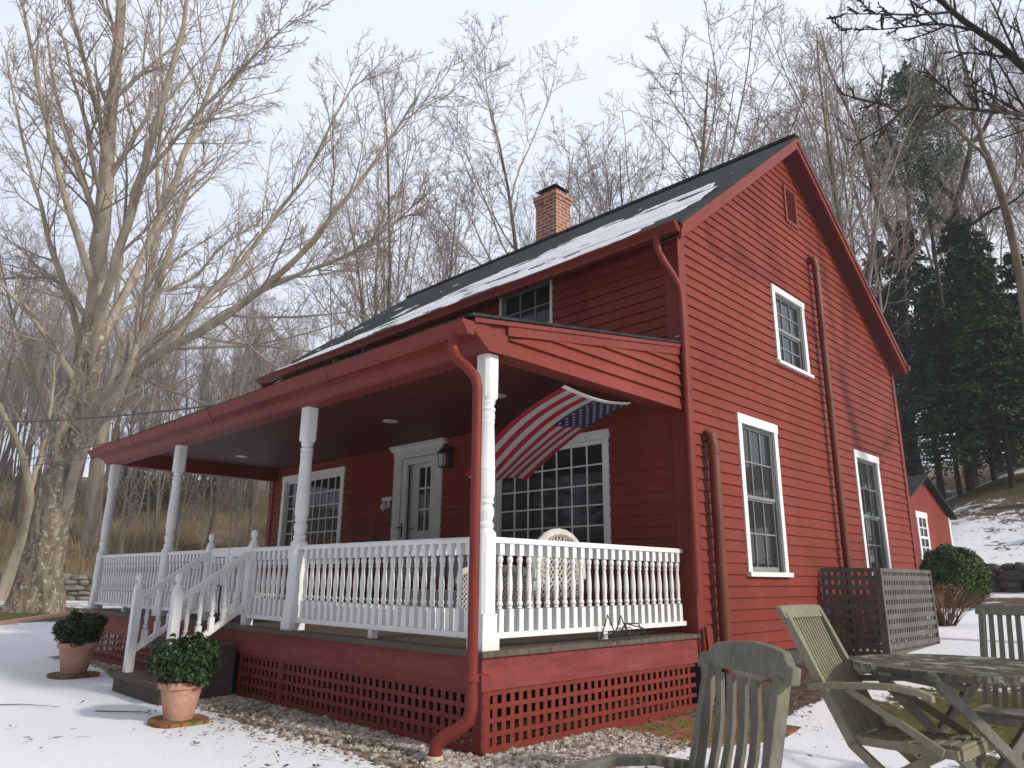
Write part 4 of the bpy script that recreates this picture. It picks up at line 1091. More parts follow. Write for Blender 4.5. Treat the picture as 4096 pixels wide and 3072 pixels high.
for k in range(N_):
    for q in range(4): fs.append((k * 4 + q, k * 4 + (q + 1) % 4, ((k + 1) % N_) * 4 + (q + 1) % 4, ((k + 1) % N_) * 4 + q))
mb.add(ring, fs); mb.build("table_rim", M['teaktop'], troot, bevel=.004)
ang = 0.9
ca, sa = math.cos(ang), math.sin(ang)
def tl(u, v, z): return (tx + u * ca - v * sa, ty + u * sa + v * ca, z)
for v in (-.30, .30):
    for s in (-1, 1):
        vv = v + .024 * s
        mb = MB(); mb.bar(tl(s * .42, vv, zt - .05), tl(-s * .44, vv, -.82), .042, .06, (0, 0, 1)); mb.build("leg", M['teak'], troot, bevel=.005)
mb = MB()
for s in (-1, 1):
    for q in ((s * .42, .36, zt - .06, .05), (s * .37, .30, -.70, .035)):
        mb = MB(); mb.bar(tl(q[0], -q[1], q[2]), tl(q[0], q[1], q[2]), q[3], .05); mb.build("crossbar", M['teak'], troot)

# ------------------------------------------------------------------ lattice screen by the gable wall
sroot = thing("lattice_screen", "grey wooden lattice screen boxing in a corner by the gable wall", "screen", (.9, 8.1, tzf(.9, 8)))
def panel(F_, u0, u1, z0, z1, pu, pz, name):
    mb = MB(); fr = .055
    mb.boxm(F_, u0, u0 + fr, z0, z1, -.02, .02); mb.boxm(F_, u1 - fr, u1, z0, z1, -.02, .02); mb.boxm(F_, u0 + fr, u1 - fr, z1 - fr, z1, -.018, .018); mb.boxm(F_, u0 + fr, u1 - fr, z0, z0 + fr, -.018, .018)
    z = z0 + .09
    while z < z1 - fr - .03: mb.boxm(F_, u0 + fr, u1 - fr, z, z + .072, .001, .009); z += pz
    u = u0 + fr + .03
    while u < u1 - fr - .02: mb.boxm(F_, u, u + .058, z0 + fr, z1 - fr, -.008, 0); u += pu
    return mb.build(name, M['greywood'], sroot)
panel(lambda u, z, w: (u, 7.0 - w, z), .04, .86, -.42, .79, .098, .135, "front_panel")
panel(lambda u, z, w: (.885 + w, u, z), 6.99, 9.35, -.42, .79, .105, .135, "side_panel")
panel(lambda u, z, w: (u, 9.35 + w, z), .04, .86, -.42, .79, .095, .135, "rear_panel")

# ------------------------------------------------------------------ red board at the corner, wire stand, stick, ornament
mb = MB(); mb.bar((.15, 3.50, -.75), (.10, 3.46, .08), .07, .035, (1, 0, 0)); mb.bar((.10, 3.62, -.70), (.075, 3.57, .06), .07, .03, (1, 0, 0))
tag(mb.build("leaning_board", M['redtrim'], None, loc=(.15, 3.5, -.75)), "short red board leaning against the house corner beside the brown pipe", "board")
mb = MB()
for dx in (0, .16):
    mb.tube([(-.02 + dx, 1.62, .005), (.02 + dx, 1.70, .25), (.01 + dx, 1.86, .02), (.015, 2.0, .16), (.0, 2.25, .15), (.02, 2.36, .005)], .0075, 5)
mb.tube([(-.05, 1.7, .05), (.03, 1.9, .10), (.03, 2.15, .03), (0.0, 2.34, .10), (.02, 2.0, .16)], .007, 5); mb.tube([(.02, 1.55, .02), (.03, 2.40, .012)], .007, 5)
tag(mb.build("wire_stand", M['black'], None, loc=(.0, 1.9, 0)), "bent black wire stand lying on the deck edge against the white rail", "wire stand")
mb = MB(); mb.tube([(-6.52, 3.36, 0.0), (-6.52, 3.40, 1.67)], .014, 6)
tag(mb.build("broomstick", M['brown'], None, loc=(-6.52, 3.37, 0)), "thin brown stick leaning on the porch wall left of the door", "stick")
mb = MB(); mb.boxm(Ff, -6.33, -6.05, 1.93, 2.0, .03, .05); mb.lathe(-6.25, D - .05, [(.02, 1.76), (.07, 1.80), (.06, 1.86), (.02, 1.92)], 8); mb.lathe(-6.11, D - .05, [(.02, 1.80), (.045, 1.84), (.03, 1.92)], 8)
tag(mb.build("wall_ornament", M['door'], None, loc=(-6.2, D - .05, 1.9)), "small white ornament hung on the porch wall beside the door", "ornament")

# ------------------------------------------------------------------ wicker seats on the porch
def weave(mb, P, nu, nv, r=.006):
    """diagonal open weave over the patch P(u, v)"""
    k = -nv
    for sgn in (1, -1):
        for i in range(-nv, nu + 1):
            pts = []
            for j in range(nv + 1):
                u = (i + j) / nu if sgn > 0 else (i + nv - j) / nu
                if -1e-6 <= u <= 1 + 1e-6: pts.append(P(u, j / nv))
            if len(pts) > 1: mb.tube(pts, r, 4, cap=False)
def wicker(kind, label, loc, rot, wid):
    root = thing("wicker_" + kind, label, kind, (0, 0, 0))
    h = wid / 2; W_ = M['wicker']
    mb = MB(); arc = [(-h, .30, .55)] + [(-h * math.cos(math.pi * k / 12), .34 + .05, .62 + .50 * math.sin(math.pi * k / 12) ** .7) for k in range(13)] + [(h, .30, .55)]
    mb.tube(arc, [.05] * len(arc), 8); 
    for s in (-1, 1): mb.tube([(s * h, .34, .66), (s * (h + .03), .05, .70), (s * (h + .05), -.28, .70), (s * (h + .05), -.40, .66), (s * (h + .04), -.42, .55), (s * (h + .01), -.36, .48)], .052, 8)
    mb.build("frame_roll", W_, root, smooth=True)
    mb = MB(); weave(mb, lambda u, v: (lerp(-h, h, u), .36 + .04 * v, lerp(.42, .60 + .50 * max(0, math.sin(math.pi * min(max(u, .02), .98))) ** .7, v)), int(14 * wid / .7), 8, .009); mb.build("back", W_, root)
    mb = MB()
    for s in (-1, 1): weave(mb, lambda u, v: (s * (h + .02), lerp(-.38, .34, u), lerp(.16, .68, v)), 12, 8, .009)
    weave(mb, lambda u, v: (lerp(-h, h, u), -.39, lerp(.20, .42, v)), int(16 * wid / .7), 4, .009); mb.build("skirt", W_, root)
    mb = MB(); mb.box(-h, h, -.38, .34, .40, .44); mb.build("seat", W_, root)
    for a in (-1, 1):
        for b in (-.36, .34):
            mb = MB(); mb.tube([(a * h, b, 0), (a * h, b, .62)], .026, 7); mb.build("leg", W_, root)
    mb = MB(); mb.box(-h + .03, h - .03, -.37, .30, .445, .55); mb.build("cushion", M['cushion_red'], root, bevel=.03)
    if kind == 'sofa':
        for x in (-h * .55, h * .1): 
            mb = MB(); mb.box(x - .22, x + .22, .16, .30, .56, .92); mb.build("cushion", M['cushion_grey'], root, bevel=.05)
    root.location = loc; root.rotation_euler = (0, 0, rot)
wicker("chair", "white wicker armchair with a high rounded back behind the side railing", (-1.36, 2.15, 0), face(-.99, .12), .74)
wicker("sofa", "white wicker sofa with dark red seat cushion against the porch wall", (-3.75, 2.72, 0), face(0, -1), 1.55)

# ------------------------------------------------------------------ shed
SX = -2.4; sy0, sy1, sya = 19.0, 24.2, 21.6; se, sa_ = 2.78, 3.86
shed = thing("red_shed", "small red garden shed with white trimmed window behind the house", "shed", (SX - 2.2, 21.6, .2))
mb = MB(); mb.prism([(sy0, -.4), (sy1, -.4), (sy1, se), (sya, sa_), (sy0, se)], 'x', SX - 4.5, SX); mb.build("wall", M['red'], shed)
mb = MB()
sl = (sa_ - se) / (sy1 - sya)
for s in (-1, 1):
    y0 = sya; y1 = sya + s * (sy1 - sya + .25); z1 = sa_ - sl * (sy1 - sya + .25)
    mb.hexa([(SX - 4.7, y0, sa_ + .02), (SX + .22, y0, sa_ + .02), (SX + .22, y1, z1 + .02), (SX - 4.7, y1, z1 + .02), (SX - 4.7, y0, sa_ + .09), (SX + .22, y0, sa_ + .09), (SX + .22, y1, z1 + .09), (SX - 4.7, y1, z1 + .09)])
srf = mb.build("roof", M['shingle'], shed)
mb = MB()
y1 = sya - (sy1 - sya + .2); z1 = sa_ - sl * (sy1 - sya + .2)
mb.hexa([(SX - 4.6, sya - .3, sa_ + .09 - .3 * sl), (SX - .35, sya - .3, sa_ + .09 - .3 * sl), (SX - .35, y1, z1 + .09), (SX - 4.6, y1, z1 + .09), (SX - 4.6, sya - .3, sa_ + .13 - .3 * sl), (SX - .35, sya - .3, sa_ + .13 - .3 * sl), (SX - .35, y1, z1 + .13), (SX - 4.6, y1, z1 + .13)])
tag(mb.build("shed_snow", M['snow'], None), "snow lying on the shed roof", "snow", None, "stuff")
mb = MB()
mb.box(SX, SX + .03, sy1 - .14, sy1 + .03, -.3, se - .02); mb.build("corner_board", M['white'], shed)
mb = MB(); mb.box(SX, SX + .05, 19.1, 19.42, .2, 2.36); mb.build("door_trim", M['white'], shed)
mb = MB(); Fs = lambda u, z, w: (SX + w, u, z)
for a, b, c, d_ in ((20.55, 20.72, 1.35, 2.55), (21.43, 21.6, 1.35, 2.55), (20.5, 21.65, 2.55, 2.74), (20.5, 21.65, 1.25, 1.35)): mb.boxm(Fs, a, b, c, d_, 0, .04)
wv = mb.build("window", M['white'], shed)
mb = MB(); mb.boxm(Fs, 21.05, 21.10, 1.35, 2.55, .016, .03); 
for z in (1.65, 1.95, 2.25): mb.boxm(Fs, 20.72, 21.43, z - (.04 if z == 1.95 else .02), z + (.04 if z == 1.95 else .02), .014, .028)
mb.build("sash", M['white'], wv)
mb = MB(); mb.boxm(Fs, 20.72, 21.43, 1.35, 2.55, .006, .012); mb.build("pane", M['glass'], wv)

# ------------------------------------------------------------------ shrubs near the shed
bx, by = -1.1, 18.7; bz = tzf(bx, by)
broot = thing("clipped_bush", "round clipped evergreen bush in front of the red shed", "bush", (bx, by, bz))
leafmesh("foliage", M['yewleaf'], broot, [leaf_ball((bx, by, bz + .80), .86, .84, 15000, .06, 5, lump=.07, shell=.74)] + [leaf_ball((bx, by, bz + .78), .66, .66, 2500, .08, 6, shell=.3)])
mb = MB(); mb.tube([(bx, by, bz - .1), (bx, by, bz + .6)], .07, 7); mb.build("stem", M['stick'], broot)
def dry_shrub(x, y, r, h, n, seed, label):
    g = random.Random(seed); z = tzf(x, y)
    root = thing("dry_shrub", label, "shrub", (x, y, z)); mb = MB(); tones = []
    for k in range(n):
        a = g.random() * 6.28; l_ = h * (.5 + .5 * g.random()); o = r * (.15 + .85 * g.random()); b = (x + .18 * math.cos(a) * g.random(), y + .18 * math.sin(a) * g.random(), z - .03)
        t = (x + o * math.cos(a), y + o * math.sin(a), z + l_); mdl = ((b[0] * .6 + t[0] * .4) + g.uniform(-.04, .04), (b[1] * .6 + t[1] * .4), z + l_ * .6)
        nb = len(mb.v); mb.tube([b, mdl, t], [.009, .006, .003], 3)
        for q in range(2):
            e = (t[0] + g.uniform(-.12, .12), t[1] + g.uniform(-.12, .12), t[2] + g.uniform(-.05, .16)); mb.tube([mdl, e], [.006, .003], 3)
        tones += [g.random()] * (len(mb.v) - nb)
    mb.build("stems", M['drystem'], root, tones=tones, recalc=False)
    c = [leaf_ball((x, y, z + h * .95), r * .25, .14, 260, .05, seed, shell=.2)]
    leafmesh("seed_heads", M['drystem'], root, c)
dry_shrub(-.25, 14.2, .95, .80, 120, 4, "dry brown perennial clump in front of the clipped bush")

# ------------------------------------------------------------------ dry stone walls
def stone_wall(name, label, A, B, h, th, n_len, rows, mat, seed):
    g = random.Random(seed); A = Vector(A); B = Vector(B); d = (B - A); Ln = d.length; d.normalize(); s = Vector((-d.y, d.x, 0))
    mb = MB(); ico = bmesh.new(); bmesh.ops.create_icosphere(ico, subdivisions=2, radius=1); iv = [v.co.copy() for v in ico.verts]; ifc = [tuple(v.index for v in f.verts) for f in ico.faces]; ico.free()
    for r in range(rows):
        t = g.random() * .3
        while t < Ln:
            w = Ln / n_len * g.uniform(.6, 1.5); hh = h / rows * g.uniform(.8, 1.3)
            c = A + d * (t + w / 2); z = tzf(c.x, c.y - (.8 if A.x < 0 and A.y > 20 else 0)) + h * (r + .4) / rows
            c = Vector((c.x, c.y, z)) + s * g.uniform(-.1, .1)
            ph = [g.random() * 6 for _ in range(3)]
            vs = []
            for v in iv:
                q = 1 + .13 * math.sin(3 * v.x + ph[0]) * math.sin(3 * v.y + ph[1]) + .1 * math.sin(4 * v.z + ph[2])
                sx = math.copysign(abs(v.x) ** .7, v.x); sz = math.copysign(abs(v.z) ** .7, v.z)
                vs.append(c + d * (sx * w * .54 * q) + s * (v.y * th * .6 * q) + Vector((0, 0, sz * hh * .56 * q)))
            mb.add(vs, ifc); t += w
    o = mb.build(name, M[mat], None, smooth='all', recalc=False, loc=(A.x, A.y, tzf(A.x, A.y)))
    return tag(o, label, "stone wall")
stone_wall("stone_wall", "old dry stone field wall beyond the maple trunk", (-45.5, 4.5, 0), (-43.5, 16.5, 0), 1.5, .7, 15, 5, 'rock', 4)
stone_wall("stone_wall", "dark retaining stone wall along the foot of the snowy hillside", (-2.0, 24.1, 0), (15, 24.1, 0), .98, .45, 30, 4, 'darkrock', 5)
def boulder(x, y, r, h, seed, label):
    g = random.Random(seed); bm = bmesh.new(); bmesh.ops.create_icosphere(bm, subdivisions=3, radius=1); z = tzf(x, y)
    mb = MB(); vs = [(x + v.co.x * r * (1 + .2 * math.sin(3 * v.co.y + seed)), y + v.co.y * r * .8 * (1 + .15 * math.sin(4 * v.co.z)), z + h * .3 + v.co.z * h * (.7 + .1 * math.sin(5 * v.co.x + seed))) for v in bm.verts]
    mb.add(vs, [tuple(v.index for v in f.verts) for f in bm.faces]); bm.free()
    tag(mb.build("boulder", M['darkrock'], None, smooth='all', loc=(x, y, z)), label, "boulder")
boulder(0.35, 27.4, .62, .62, 2, "squat dark boulder on the snow above the retaining wall, nearest the clipped bush")
boulder(.9, 40.0, 1.1, .55, 5, "low dark boulder on the snowy slope under the hemlocks")

# ------------------------------------------------------------------ paths and edging
mb = MB(); z = tzf(.6, 2.4)
pp = [(.10, 1.55), (.55, 1.35), (1.05, 1.75), (1.35, 2.5), (1.25, 3.2), (.9, 3.65), (.35, 3.8), (.10, 3.3)]
mb.prism(pp, 'z', -.9, -.800)
tag(mb.build("path", M['patio'], None), None, None, None, "structure")
mb = MB()
for i in range(14):
    a = Vector((lerp(-19.5, -30.2, i / 14), lerp(-.8, 6.4, i / 14), 0)); b = Vector((lerp(-19.5, -30.2, (i + .97) / 14), lerp(-.8, 6.4, (i + .97) / 14), 0))
    a.z = tzf(a.x, a.y) + .04; b.z = tzf(b.x, b.y) + .04; mb.bar(a, b, .22, .16)
tag(mb.build("lawn_edging", M['terra'], None, loc=(-25, 2.8, -.82)), "low brick red edging between the snow and the maple", "edging")
mb = MB(); mb.tube([(-39.0, 9.6, tzf(-39, 9.6) - .1), (-39.0, 9.6, tzf(-39, 9.6) + 1.15)], .03, 6)
stk = mb.build("marker_stake", M['orange'], None, loc=(-39, 9.6, tzf(-39, 9.6))); tag(stk, "thin orange marker stake in the snow before the stone wall", "stake")
mb = MB(); mb.tube([(-39.0, 9.6, tzf(-39, 9.6) + 1.151), (-39.0, 9.6, tzf(-39, 9.6) + 1.4)], .031, 6); mb.build("stake_top", M['white'], stk)

# twigs lying on the snow
for i, (pts, lab) in enumerate([([(-5.6, -2.35), (-5.35, -2.0), (-4.9, -1.75)], "thin bare twig on the snow left of the nearer pot"), ([(-4.35, -1.55), (-3.95, -1.2), (-3.78, -1.18)], "short bare twig in the shadow of the nearer pot"), ([(-7.0, -3.3), (-6.7, -2.9), (-6.4, -2.7)], "bare twig on the open snow at the left edge")]):
    mb = MB(); mb.tube([(x, y, tzf(x, y) + .014) for x, y in pts], [.007, .005, .003], 5)
    tag(mb.build("fallen_twig", M['stick'], None, loc=(pts[0][0], pts[0][1], -.82)), lab, "twig", "twigs on the snow")

# ------------------------------------------------------------------ gravel and dead leaves
def pebbles():
    g = np.random.RandomState(8); bm = bmesh.new(); bmesh.ops.create_icosphere(bm, subdivisions=1, radius=1)
    iv = np.array([v.co[:] for v in bm.verts]); fc = np.array([[v.index for v in f.verts] for f in bm.faces]); bm.free()
    P_ = []
    def area(n, x0, x1, y0, y1, f):
        x = g.uniform(x0, x1, n); y = g.uniform(y0, y1, n); k = g.rand(n) < f(x, y); P_.append(np.stack([x[k], y[k]], 1))
    area(8500, -4.5, .45, -.75, .02, lambda x, y: np.clip(1.25 - 2.1 * np.maximum(0, -(y + .05)) - .45 * vnoise(x, y, .3, 2), 0.05, 1))
    area(5200, -.02, .95, -.85, 1.75, lambda x, y: np.clip(1.3 - 1.0 * np.maximum(0, x - .5) - .9 * np.maximum(0, y - 1.2), .1, 1))
    area(900, -10.5, -6, -.3, .0, lambda x, y: np.clip(.9 + 2 * y, .05, 1))
    p = np.concatenate(P_); n = len(p)
    s = g.uniform(.014, .030, n) * np.where(g.rand(n) < .1, 1.45, 1)
    an = g.uniform(0, 6.28, n); sc = np.stack([s * g.uniform(.8, 1.4, n), s * g.uniform(.7, 1.1, n), s * g.uniform(.5, .8, n)], 1)
    v = iv[None] * sc[:, None] * g.uniform(.82, 1.15, (n, len(iv), 1))
    x = v[..., 0] * np.cos(an)[:, None] - v[..., 1] * np.sin(an)[:, None]; y = v[..., 0] * np.sin(an)[:, None] + v[..., 1] * np.cos(an)[:, None]
    z = v[..., 2] + (tz(p[:, 0], p[:, 1]) + s * .2 + g.rand(n) * .012)[:, None]
    vs = np.stack([x + p[:, :1], y + p[:, 1:], z], -1).reshape(-1, 3)
    fs = (fc[None] + (np.arange(n) * len(iv))[:, None, None]).reshape(-1, 3)
    mb = MB(); mb.v = vs.tolist(); mb.f = [tuple(f) for f in fs.tolist()]; mb.mi = [0] * len(mb.f)
    o = mb.build("gravel", M['pebble'], None, tones=np.repeat(g.rand(n) ** .8, len(iv)), recalc=False)
    tag(o, "pale pebbles in a strip along the porch lattice", "gravel", None, "stuff")
pebbles()
def dead_leaves():
    g = np.random.RandomState(12); P_ = []
    def area(n, x0, x1, y0, y1): P_.append(np.stack([g.uniform(x0, x1, n), g.uniform(y0, y1, n)], 1))
    area(620, -4.3, .6, -1.0, -.2); area(150, -4, 1.0, -1.5, -.8); area(230, .0, 1.2, 1.2, 3.6); area(650, .05, .9, 3.3, 7.0); area(420, 1.0, 5.5, 2.8, 6.5); area(60, 1.0, 4, -1.5, 2.5); area(300, -10.5, -6, -.5, .1); area(700, -5, 12, 26, 46)
    area(60, -9, 3, -4, 0)
    p = np.concatenate(P_); n = len(p); s = g.uniform(.012, .032, n); a = g.uniform(0, 6.28, n)
    c = np.stack([p[:, 0], p[:, 1], tz(p[:, 0], p[:, 1]) + .018 + .01 * g.rand(n)], 1)
    c[(p[:, 0] > .05) & (p[:, 0] < 1.2) & (p[:, 1] > 1.3) & (p[:, 1] < 3.7), 2] += .02
    t = np.stack([np.cos(a), np.sin(a), g.uniform(-.4, .4, n)], 1) * s[:, None]; b = np.stack([-np.sin(a), np.cos(a), g.uniform(-.5, .5, n)], 1) * (s * .55)[:, None]
    vs = np.stack([c - t, c + b, c + t, c - b], 1).reshape(-1, 3); fs = np.arange(4 * n).reshape(n, 4)
    mb = MB(); mb.v = vs.tolist(); mb.f = [tuple(f) for f in fs.tolist()]; mb.mi = [0] * n
    tag(mb.build("dead_leaves", M['deadleaf'], None, tones=np.repeat(g.rand(n), 4), recalc=False), "brown dead leaves scattered over snow and gravel", "leaves", None, "stuff")
dead_leaves()
# ------------------------------------------------------------------ bare trees
def nrm(a): return a / np.maximum(np.linalg.norm(a, axis=-1, keepdims=True), 1e-9)

def grow(st, dr, ln, r0, taper, npts, wob, trop, g):
    M_ = len(st); pts = np.zeros((M_, npts, 3)); pts[:, 0] = st; d = nrm(dr.copy())
    for i in range(1, npts):
        d = nrm(d + g.normal(size=(M_, 3)) * wob + np.array([0, 0, trop]))
        pts[:, i] = pts[:, i - 1] + d * (ln / (npts - 1))[:, None]
    t = np.linspace(0, 1, npts)
    rad = r0[:, None] * (1 - (1 - taper) * t[None])
    return pts, rad

def sprout(pts, rad, n, t0, t1, ang, lf, rf, rmin, g, power=1.0):
    """n children on every strand: start points, directions, lengths, radii"""
    M_, N, _ = pts.shape
    t = t0 + (t1 - t0) * ((np.arange(n)[None] + g.rand(M_, n)) / n) ** power
    f = t * (N - 1); i = np.minimum(f.astype(int), N - 2); w = (f - i)[..., None]
    a = np.take_along_axis(pts, i[..., None].repeat(3, 2), 1); b = np.take_along_axis(pts, (i + 1)[..., None].repeat(3, 2), 1)
    p = a * (1 - w) + b * w; tan = nrm(b - a)
    ra = np.take_along_axis(rad, i, 1) * (1 - w[..., 0]) + np.take_along_axis(rad, i + 1, 1) * w[..., 0]
    rv = nrm(np.cross(tan, g.normal(size=tan.shape)))
    an = np.radians(g.uniform(ang[0], ang[1], (M_, n)))[..., None]
    d = tan * np.cos(an) + rv * np.sin(an)
    L0 = np.linalg.norm(np.diff(pts, axis=1), axis=2).sum(1)
    ln = L0[:, None] * lf * (1.15 - .75 * t) * g.uniform(.65, 1.25, (M_, n))
    return p.reshape(-1, 3), d.reshape(-1, 3), ln.reshape(-1), np.maximum(ra * rf, rmin).reshape(-1)

def strands(groups, name, mat, parent, loc):
    """tubes for arrays of strands; groups: (points MxNx3, radii MxN, sides)"""
    V_ = []; F_ = []; ofs = 0
    for pts, rad, k in groups:
        M_, N, _ = pts.shape
        tan = np.gradient(pts, axis=1); tan = nrm(tan)
        s = nrm(np.cross(tan, np.array([0.31, 0.27, 0.12]) + 0 * tan)); q = np.cross(tan, s)
        a = 2 * np.pi * np.arange(k) / k
        v = pts[:, :, None] + (s[:, :, None] * np.cos(a)[None, None, :, None] + q[:, :, None] * np.sin(a)[None, None, :, None]) * rad[:, :, None, None]
        ids = ofs + np.arange(M_ * N * k).reshape(M_, N, k)
        nx = np.roll(ids, -1, 2)
        f = np.stack([ids[:, :-1], nx[:, :-1], nx[:, 1:], ids[:, 1:]], -1).reshape(-1, 4)
        V_.append(v.reshape(-1, 3)); F_.append(f); ofs += M_ * N * k
    vs = np.concatenate(V_); fs = np.concatenate(F_)
    me = bpy.data.meshes.new(name); nv, nf = len(vs), len(fs)
    me.vertices.add(nv); me.vertices.foreach_set("co", (vs - np.array(loc)).astype(np.float32).ravel())
    me.loops.add(nf * 4); me.loops.foreach_set("vertex_index", fs.astype(np.int32).ravel())
    me.polygons.add(nf); me.polygons.foreach_set("loop_start", np.arange(0, nf * 4, 4, dtype=np.int32))
    me.polygons.foreach_set("use_smooth", np.ones(nf, dtype=bool))
    me.update(calc_edges=True); me.materials.append(mat)
    o = bpy.data.objects.new(name, me); C.objects.link(o); o.parent = parent
    return o

def bare_tree(H, r, seed, nlimb=10, spread=(18, 42), fork=.28, barkm='forestbark', twigm='twig', lean=.025, limb_len=.62, twigs=1.0, name='bare_tree', tr=.0095):
    g = np.random.RandomState(seed)
    root = thing(name, None, "tree", (0, 0, 0))
    n0 = 12
    p0, r0 = grow(np.array([[0, 0, -.3]]), np.array([[lean * g.normal(), lean * g.normal(), 1.]]), np.array([H * .93]), np.array([r]), .10, n0, .03, .03, g)
    r0[0, 0] *= 1.35
    s1 = sprout(p0, r0, nlimb, fork, .95, spread, limb_len, .55, .02, g)
    p1, r1 = grow(*s1[:3], s1[3], .20, 10, .065, .06, g)
    s2 = sprout(p1, r1, 8, .18, .98, (22, 52), .42, .5, .014, g); p2, r2 = grow(*s2[:3], s2[3], .3, 7, .085, .06, g)
    s2b = sprout(p0, r0, 10, .6, .99, (25, 55), .12, .5, .018, g); p2b, r2b = grow(*s2b[:3], s2b[3], .3, 7, .085, .06, g)
    p2 = np.concatenate([p2, p2b]); r2 = np.concatenate([r2, r2b])
    s3 = sprout(p2, r2, int(7 * twigs), .15, .98, (25, 60), .44, .6, tr, g); p3, r3 = grow(*s3[:3], s3[3], .5, 5, .11, .05, g)
    s4 = sprout(p3, r3, int(5 * twigs), .2, 1.0, (25, 60), .50, .7, tr * .72, g); p4, r4 = grow(*s4[:3], s4[3], .5, 3, .18, .05, g)
    strands([(p0, r0, 9)], "trunk", M[barkm], root, (0, 0, 0))
    strands([(p1, r1, 6), (p2, r2, 4), (p3, r3, 3), (p4, r4, 3)], "branches", M[twigm], root, (0, 0, 0))
    return root

variants = []
for i, (H, r, nl, sp, fk, lim) in enumerate([(24, .17, 11, (12, 30), .26, .60), (24, .15, 9, (10, 26), .34, .52), (24, .19, 13, (14, 38), .22, .55), (24, .16, 12, (10, 30), .40, .5), (24, .13, 8, (10, 24), .45, .42), (24, .18, 12, (14, 34), .30, .62)]):
    variants.append((bare_tree(H, r, 40 + i, nl, sp, fk, limb_len=lim), H))
used_variant = set()
def place_tree(k, x, y, h, rz, label, group, wide=1.0):
    src, H = variants[k]
    if k in used_variant: o = copy_tree(src)
    else: o = src; used_variant.add(k)
    o.location = (x, y, tzf(x, y)); s = h / H * .95; o.scale = (s * wide, s * wide, s); o.rotation_euler = (0, 0, rz)
    tag(o, label, "tree", group)
    return o

WOOD = "bare trees of the wooded slope"
named = [(870, 105, 48, 1, 1.0, "tall narrow bare tree rising beside the great maple's crown"),
         (1195, 140, 44, 5, 1.35, "bare tree whose upright limbs fan out directly above the chimney"),
         (1440, 72, 42, 2, 1.45, "broad bare tree behind the middle of the house roof"),
         (1690, 10, 40, 0, 1.35, "tall bare tree behind the gable peak"),
         (960, 265, 46, 3, 1.2, "bare tree behind the left end of the roof, second from the chimney"),
         (1800, -40, 44, 2, 1.0, "tall bare tree rising above the rear roof slope")]
for (u, v, d, k, w, lab) in named:
    p = V(u, v, d); place_tree(k, p[0], p[1], p[2] - tzf(p[0], p[1]), rnd.uniform(0, 6.28), lab, WOOD, w)
sky_u = [-60, 0, 200, 320, 420, 600, 690, 790, 870, 960, 1060, 1120, 1195, 1300, 1440, 1560, 1680, 1800, 2000, 2300]
sky_v = [250, 300, 420, 520, 560, 450, 400, 330, 190, 300, 420, 400, 230, 240, 160, 190, 110, 30, 0, -20]
generic = "grey brown leafless tree of the wooded slope behind the house"
g_ = random.Random(21)
cnt = 0
for rep in range(3):
    u = -80 + rep * 20
    while u < 2290:
        far = rep
        if rep == 2 and 640 < u < 1560: u += 70; continue
        if rep == 1 and 640 < u < 1560 and g_.random() < .15: u += 80; continue
        d = g_.uniform(44, 56) + far * 17
        if u < 640: d += 22
        if u > 1800: d = max(64, d + 18)
        v = np.interp(u, sky_u, sky_v) + g_.uniform(10, 120) + far * 45
        if 1010 < u < 1110: v += 60
        p = V(u, v, d); zb = tzf(p[0], p[1]); h = p[2] - zb
        if h > 5:
            place_tree(g_.choice([0, 1, 2, 3, 4, 5]), p[0], p[1], h, g_.uniform(0, 6.28), generic, WOOD, g_.uniform(1.0, 1.45) if 620 < u < 1700 else g_.uniform(.85, 1.2)); cnt += 1
        u += g_.uniform(75, 135) * (1.0 if rep else 1.1) * (0.85 if u > 1500 else 1)
# thinner growth filling the wood behind the brush
for k in range(135):
    u = g_.uniform(-90, 640); d = g_.uniform(78, 125); p = V(u, g_.uniform(640, 930), d); h = p[2] - tzf(p[0], p[1])
    if h > 3: place_tree(g_.choice([0, 1, 2, 3, 4, 5]), p[0], p[1], h, g_.uniform(0, 6.28), "small bare tree in the thicket beyond the brushy slope on the left", "thicket trees on the left", g_.uniform(1.0, 1.6))
# slender pale saplings on the brushy slope
sap = bare_tree(9, .085, 77, 7, (20, 50), .3, 'palebark', 'twig', .08, .35, .55, 'sapling')
first = True
for k in range(26):
    u = g_.uniform(-20, 640); d = g_.uniform(50, 66); base = V(u, 1100, d); x, y = base[0], base[1]
    o = sap if first else copy_tree(sap); first = False
    s = g_.uniform(.7, 1.5); o.location = (x, y, tzf(x, y)); o.scale = (s, s, s * g_.uniform(.9, 1.3)); o.rotation_euler = (g_.uniform(-.08, .08), g_.uniform(-.08, .08), g_.uniform(0, 6.28))
    tag(o, "slender pale sapling rising from the dry brush seen past the porch posts", "tree", "saplings in the dry brush")

# ------------------------------------------------------------------ trees shaped limb by limb
def limb_path(pix, base_d, n=16):
    """control points (u, v, depth offset, radius) -> smooth strand"""
    P_ = np.array([V(u, v, base_d + dd) for u, v, dd, r in pix]); rr = np.array([q[3] for q in pix])
    t = np.concatenate([[0], np.cumsum(np.linalg.norm(np.diff(P_, axis=0), axis=1))]); t /= t[-1]
    # catmull-rom through the control points
    ext = np.concatenate([[2 * P_[0] - P_[1]], P_, [2 * P_[-1] - P_[-2]]])
    out = []; outr = []
    for s in np.linspace(0, 1, n):
        i = min(np.searchsorted(t, s, side='right') - 1, len(P_) - 2); i = max(i, 0); w = (s - t[i]) / (t[i + 1] - t[i])
        a, b, c, d = ext[i:i + 4]
        out.append(.5 * (2 * b + (c - a) * w + (2 * a - 5 * b + 4 * c - d) * w * w + (3 * b - a - 3 * c + d) * w ** 3)); outr.append(lerp(rr[i], rr[i + 1], w))
    return np.array(out), np.array(outr)

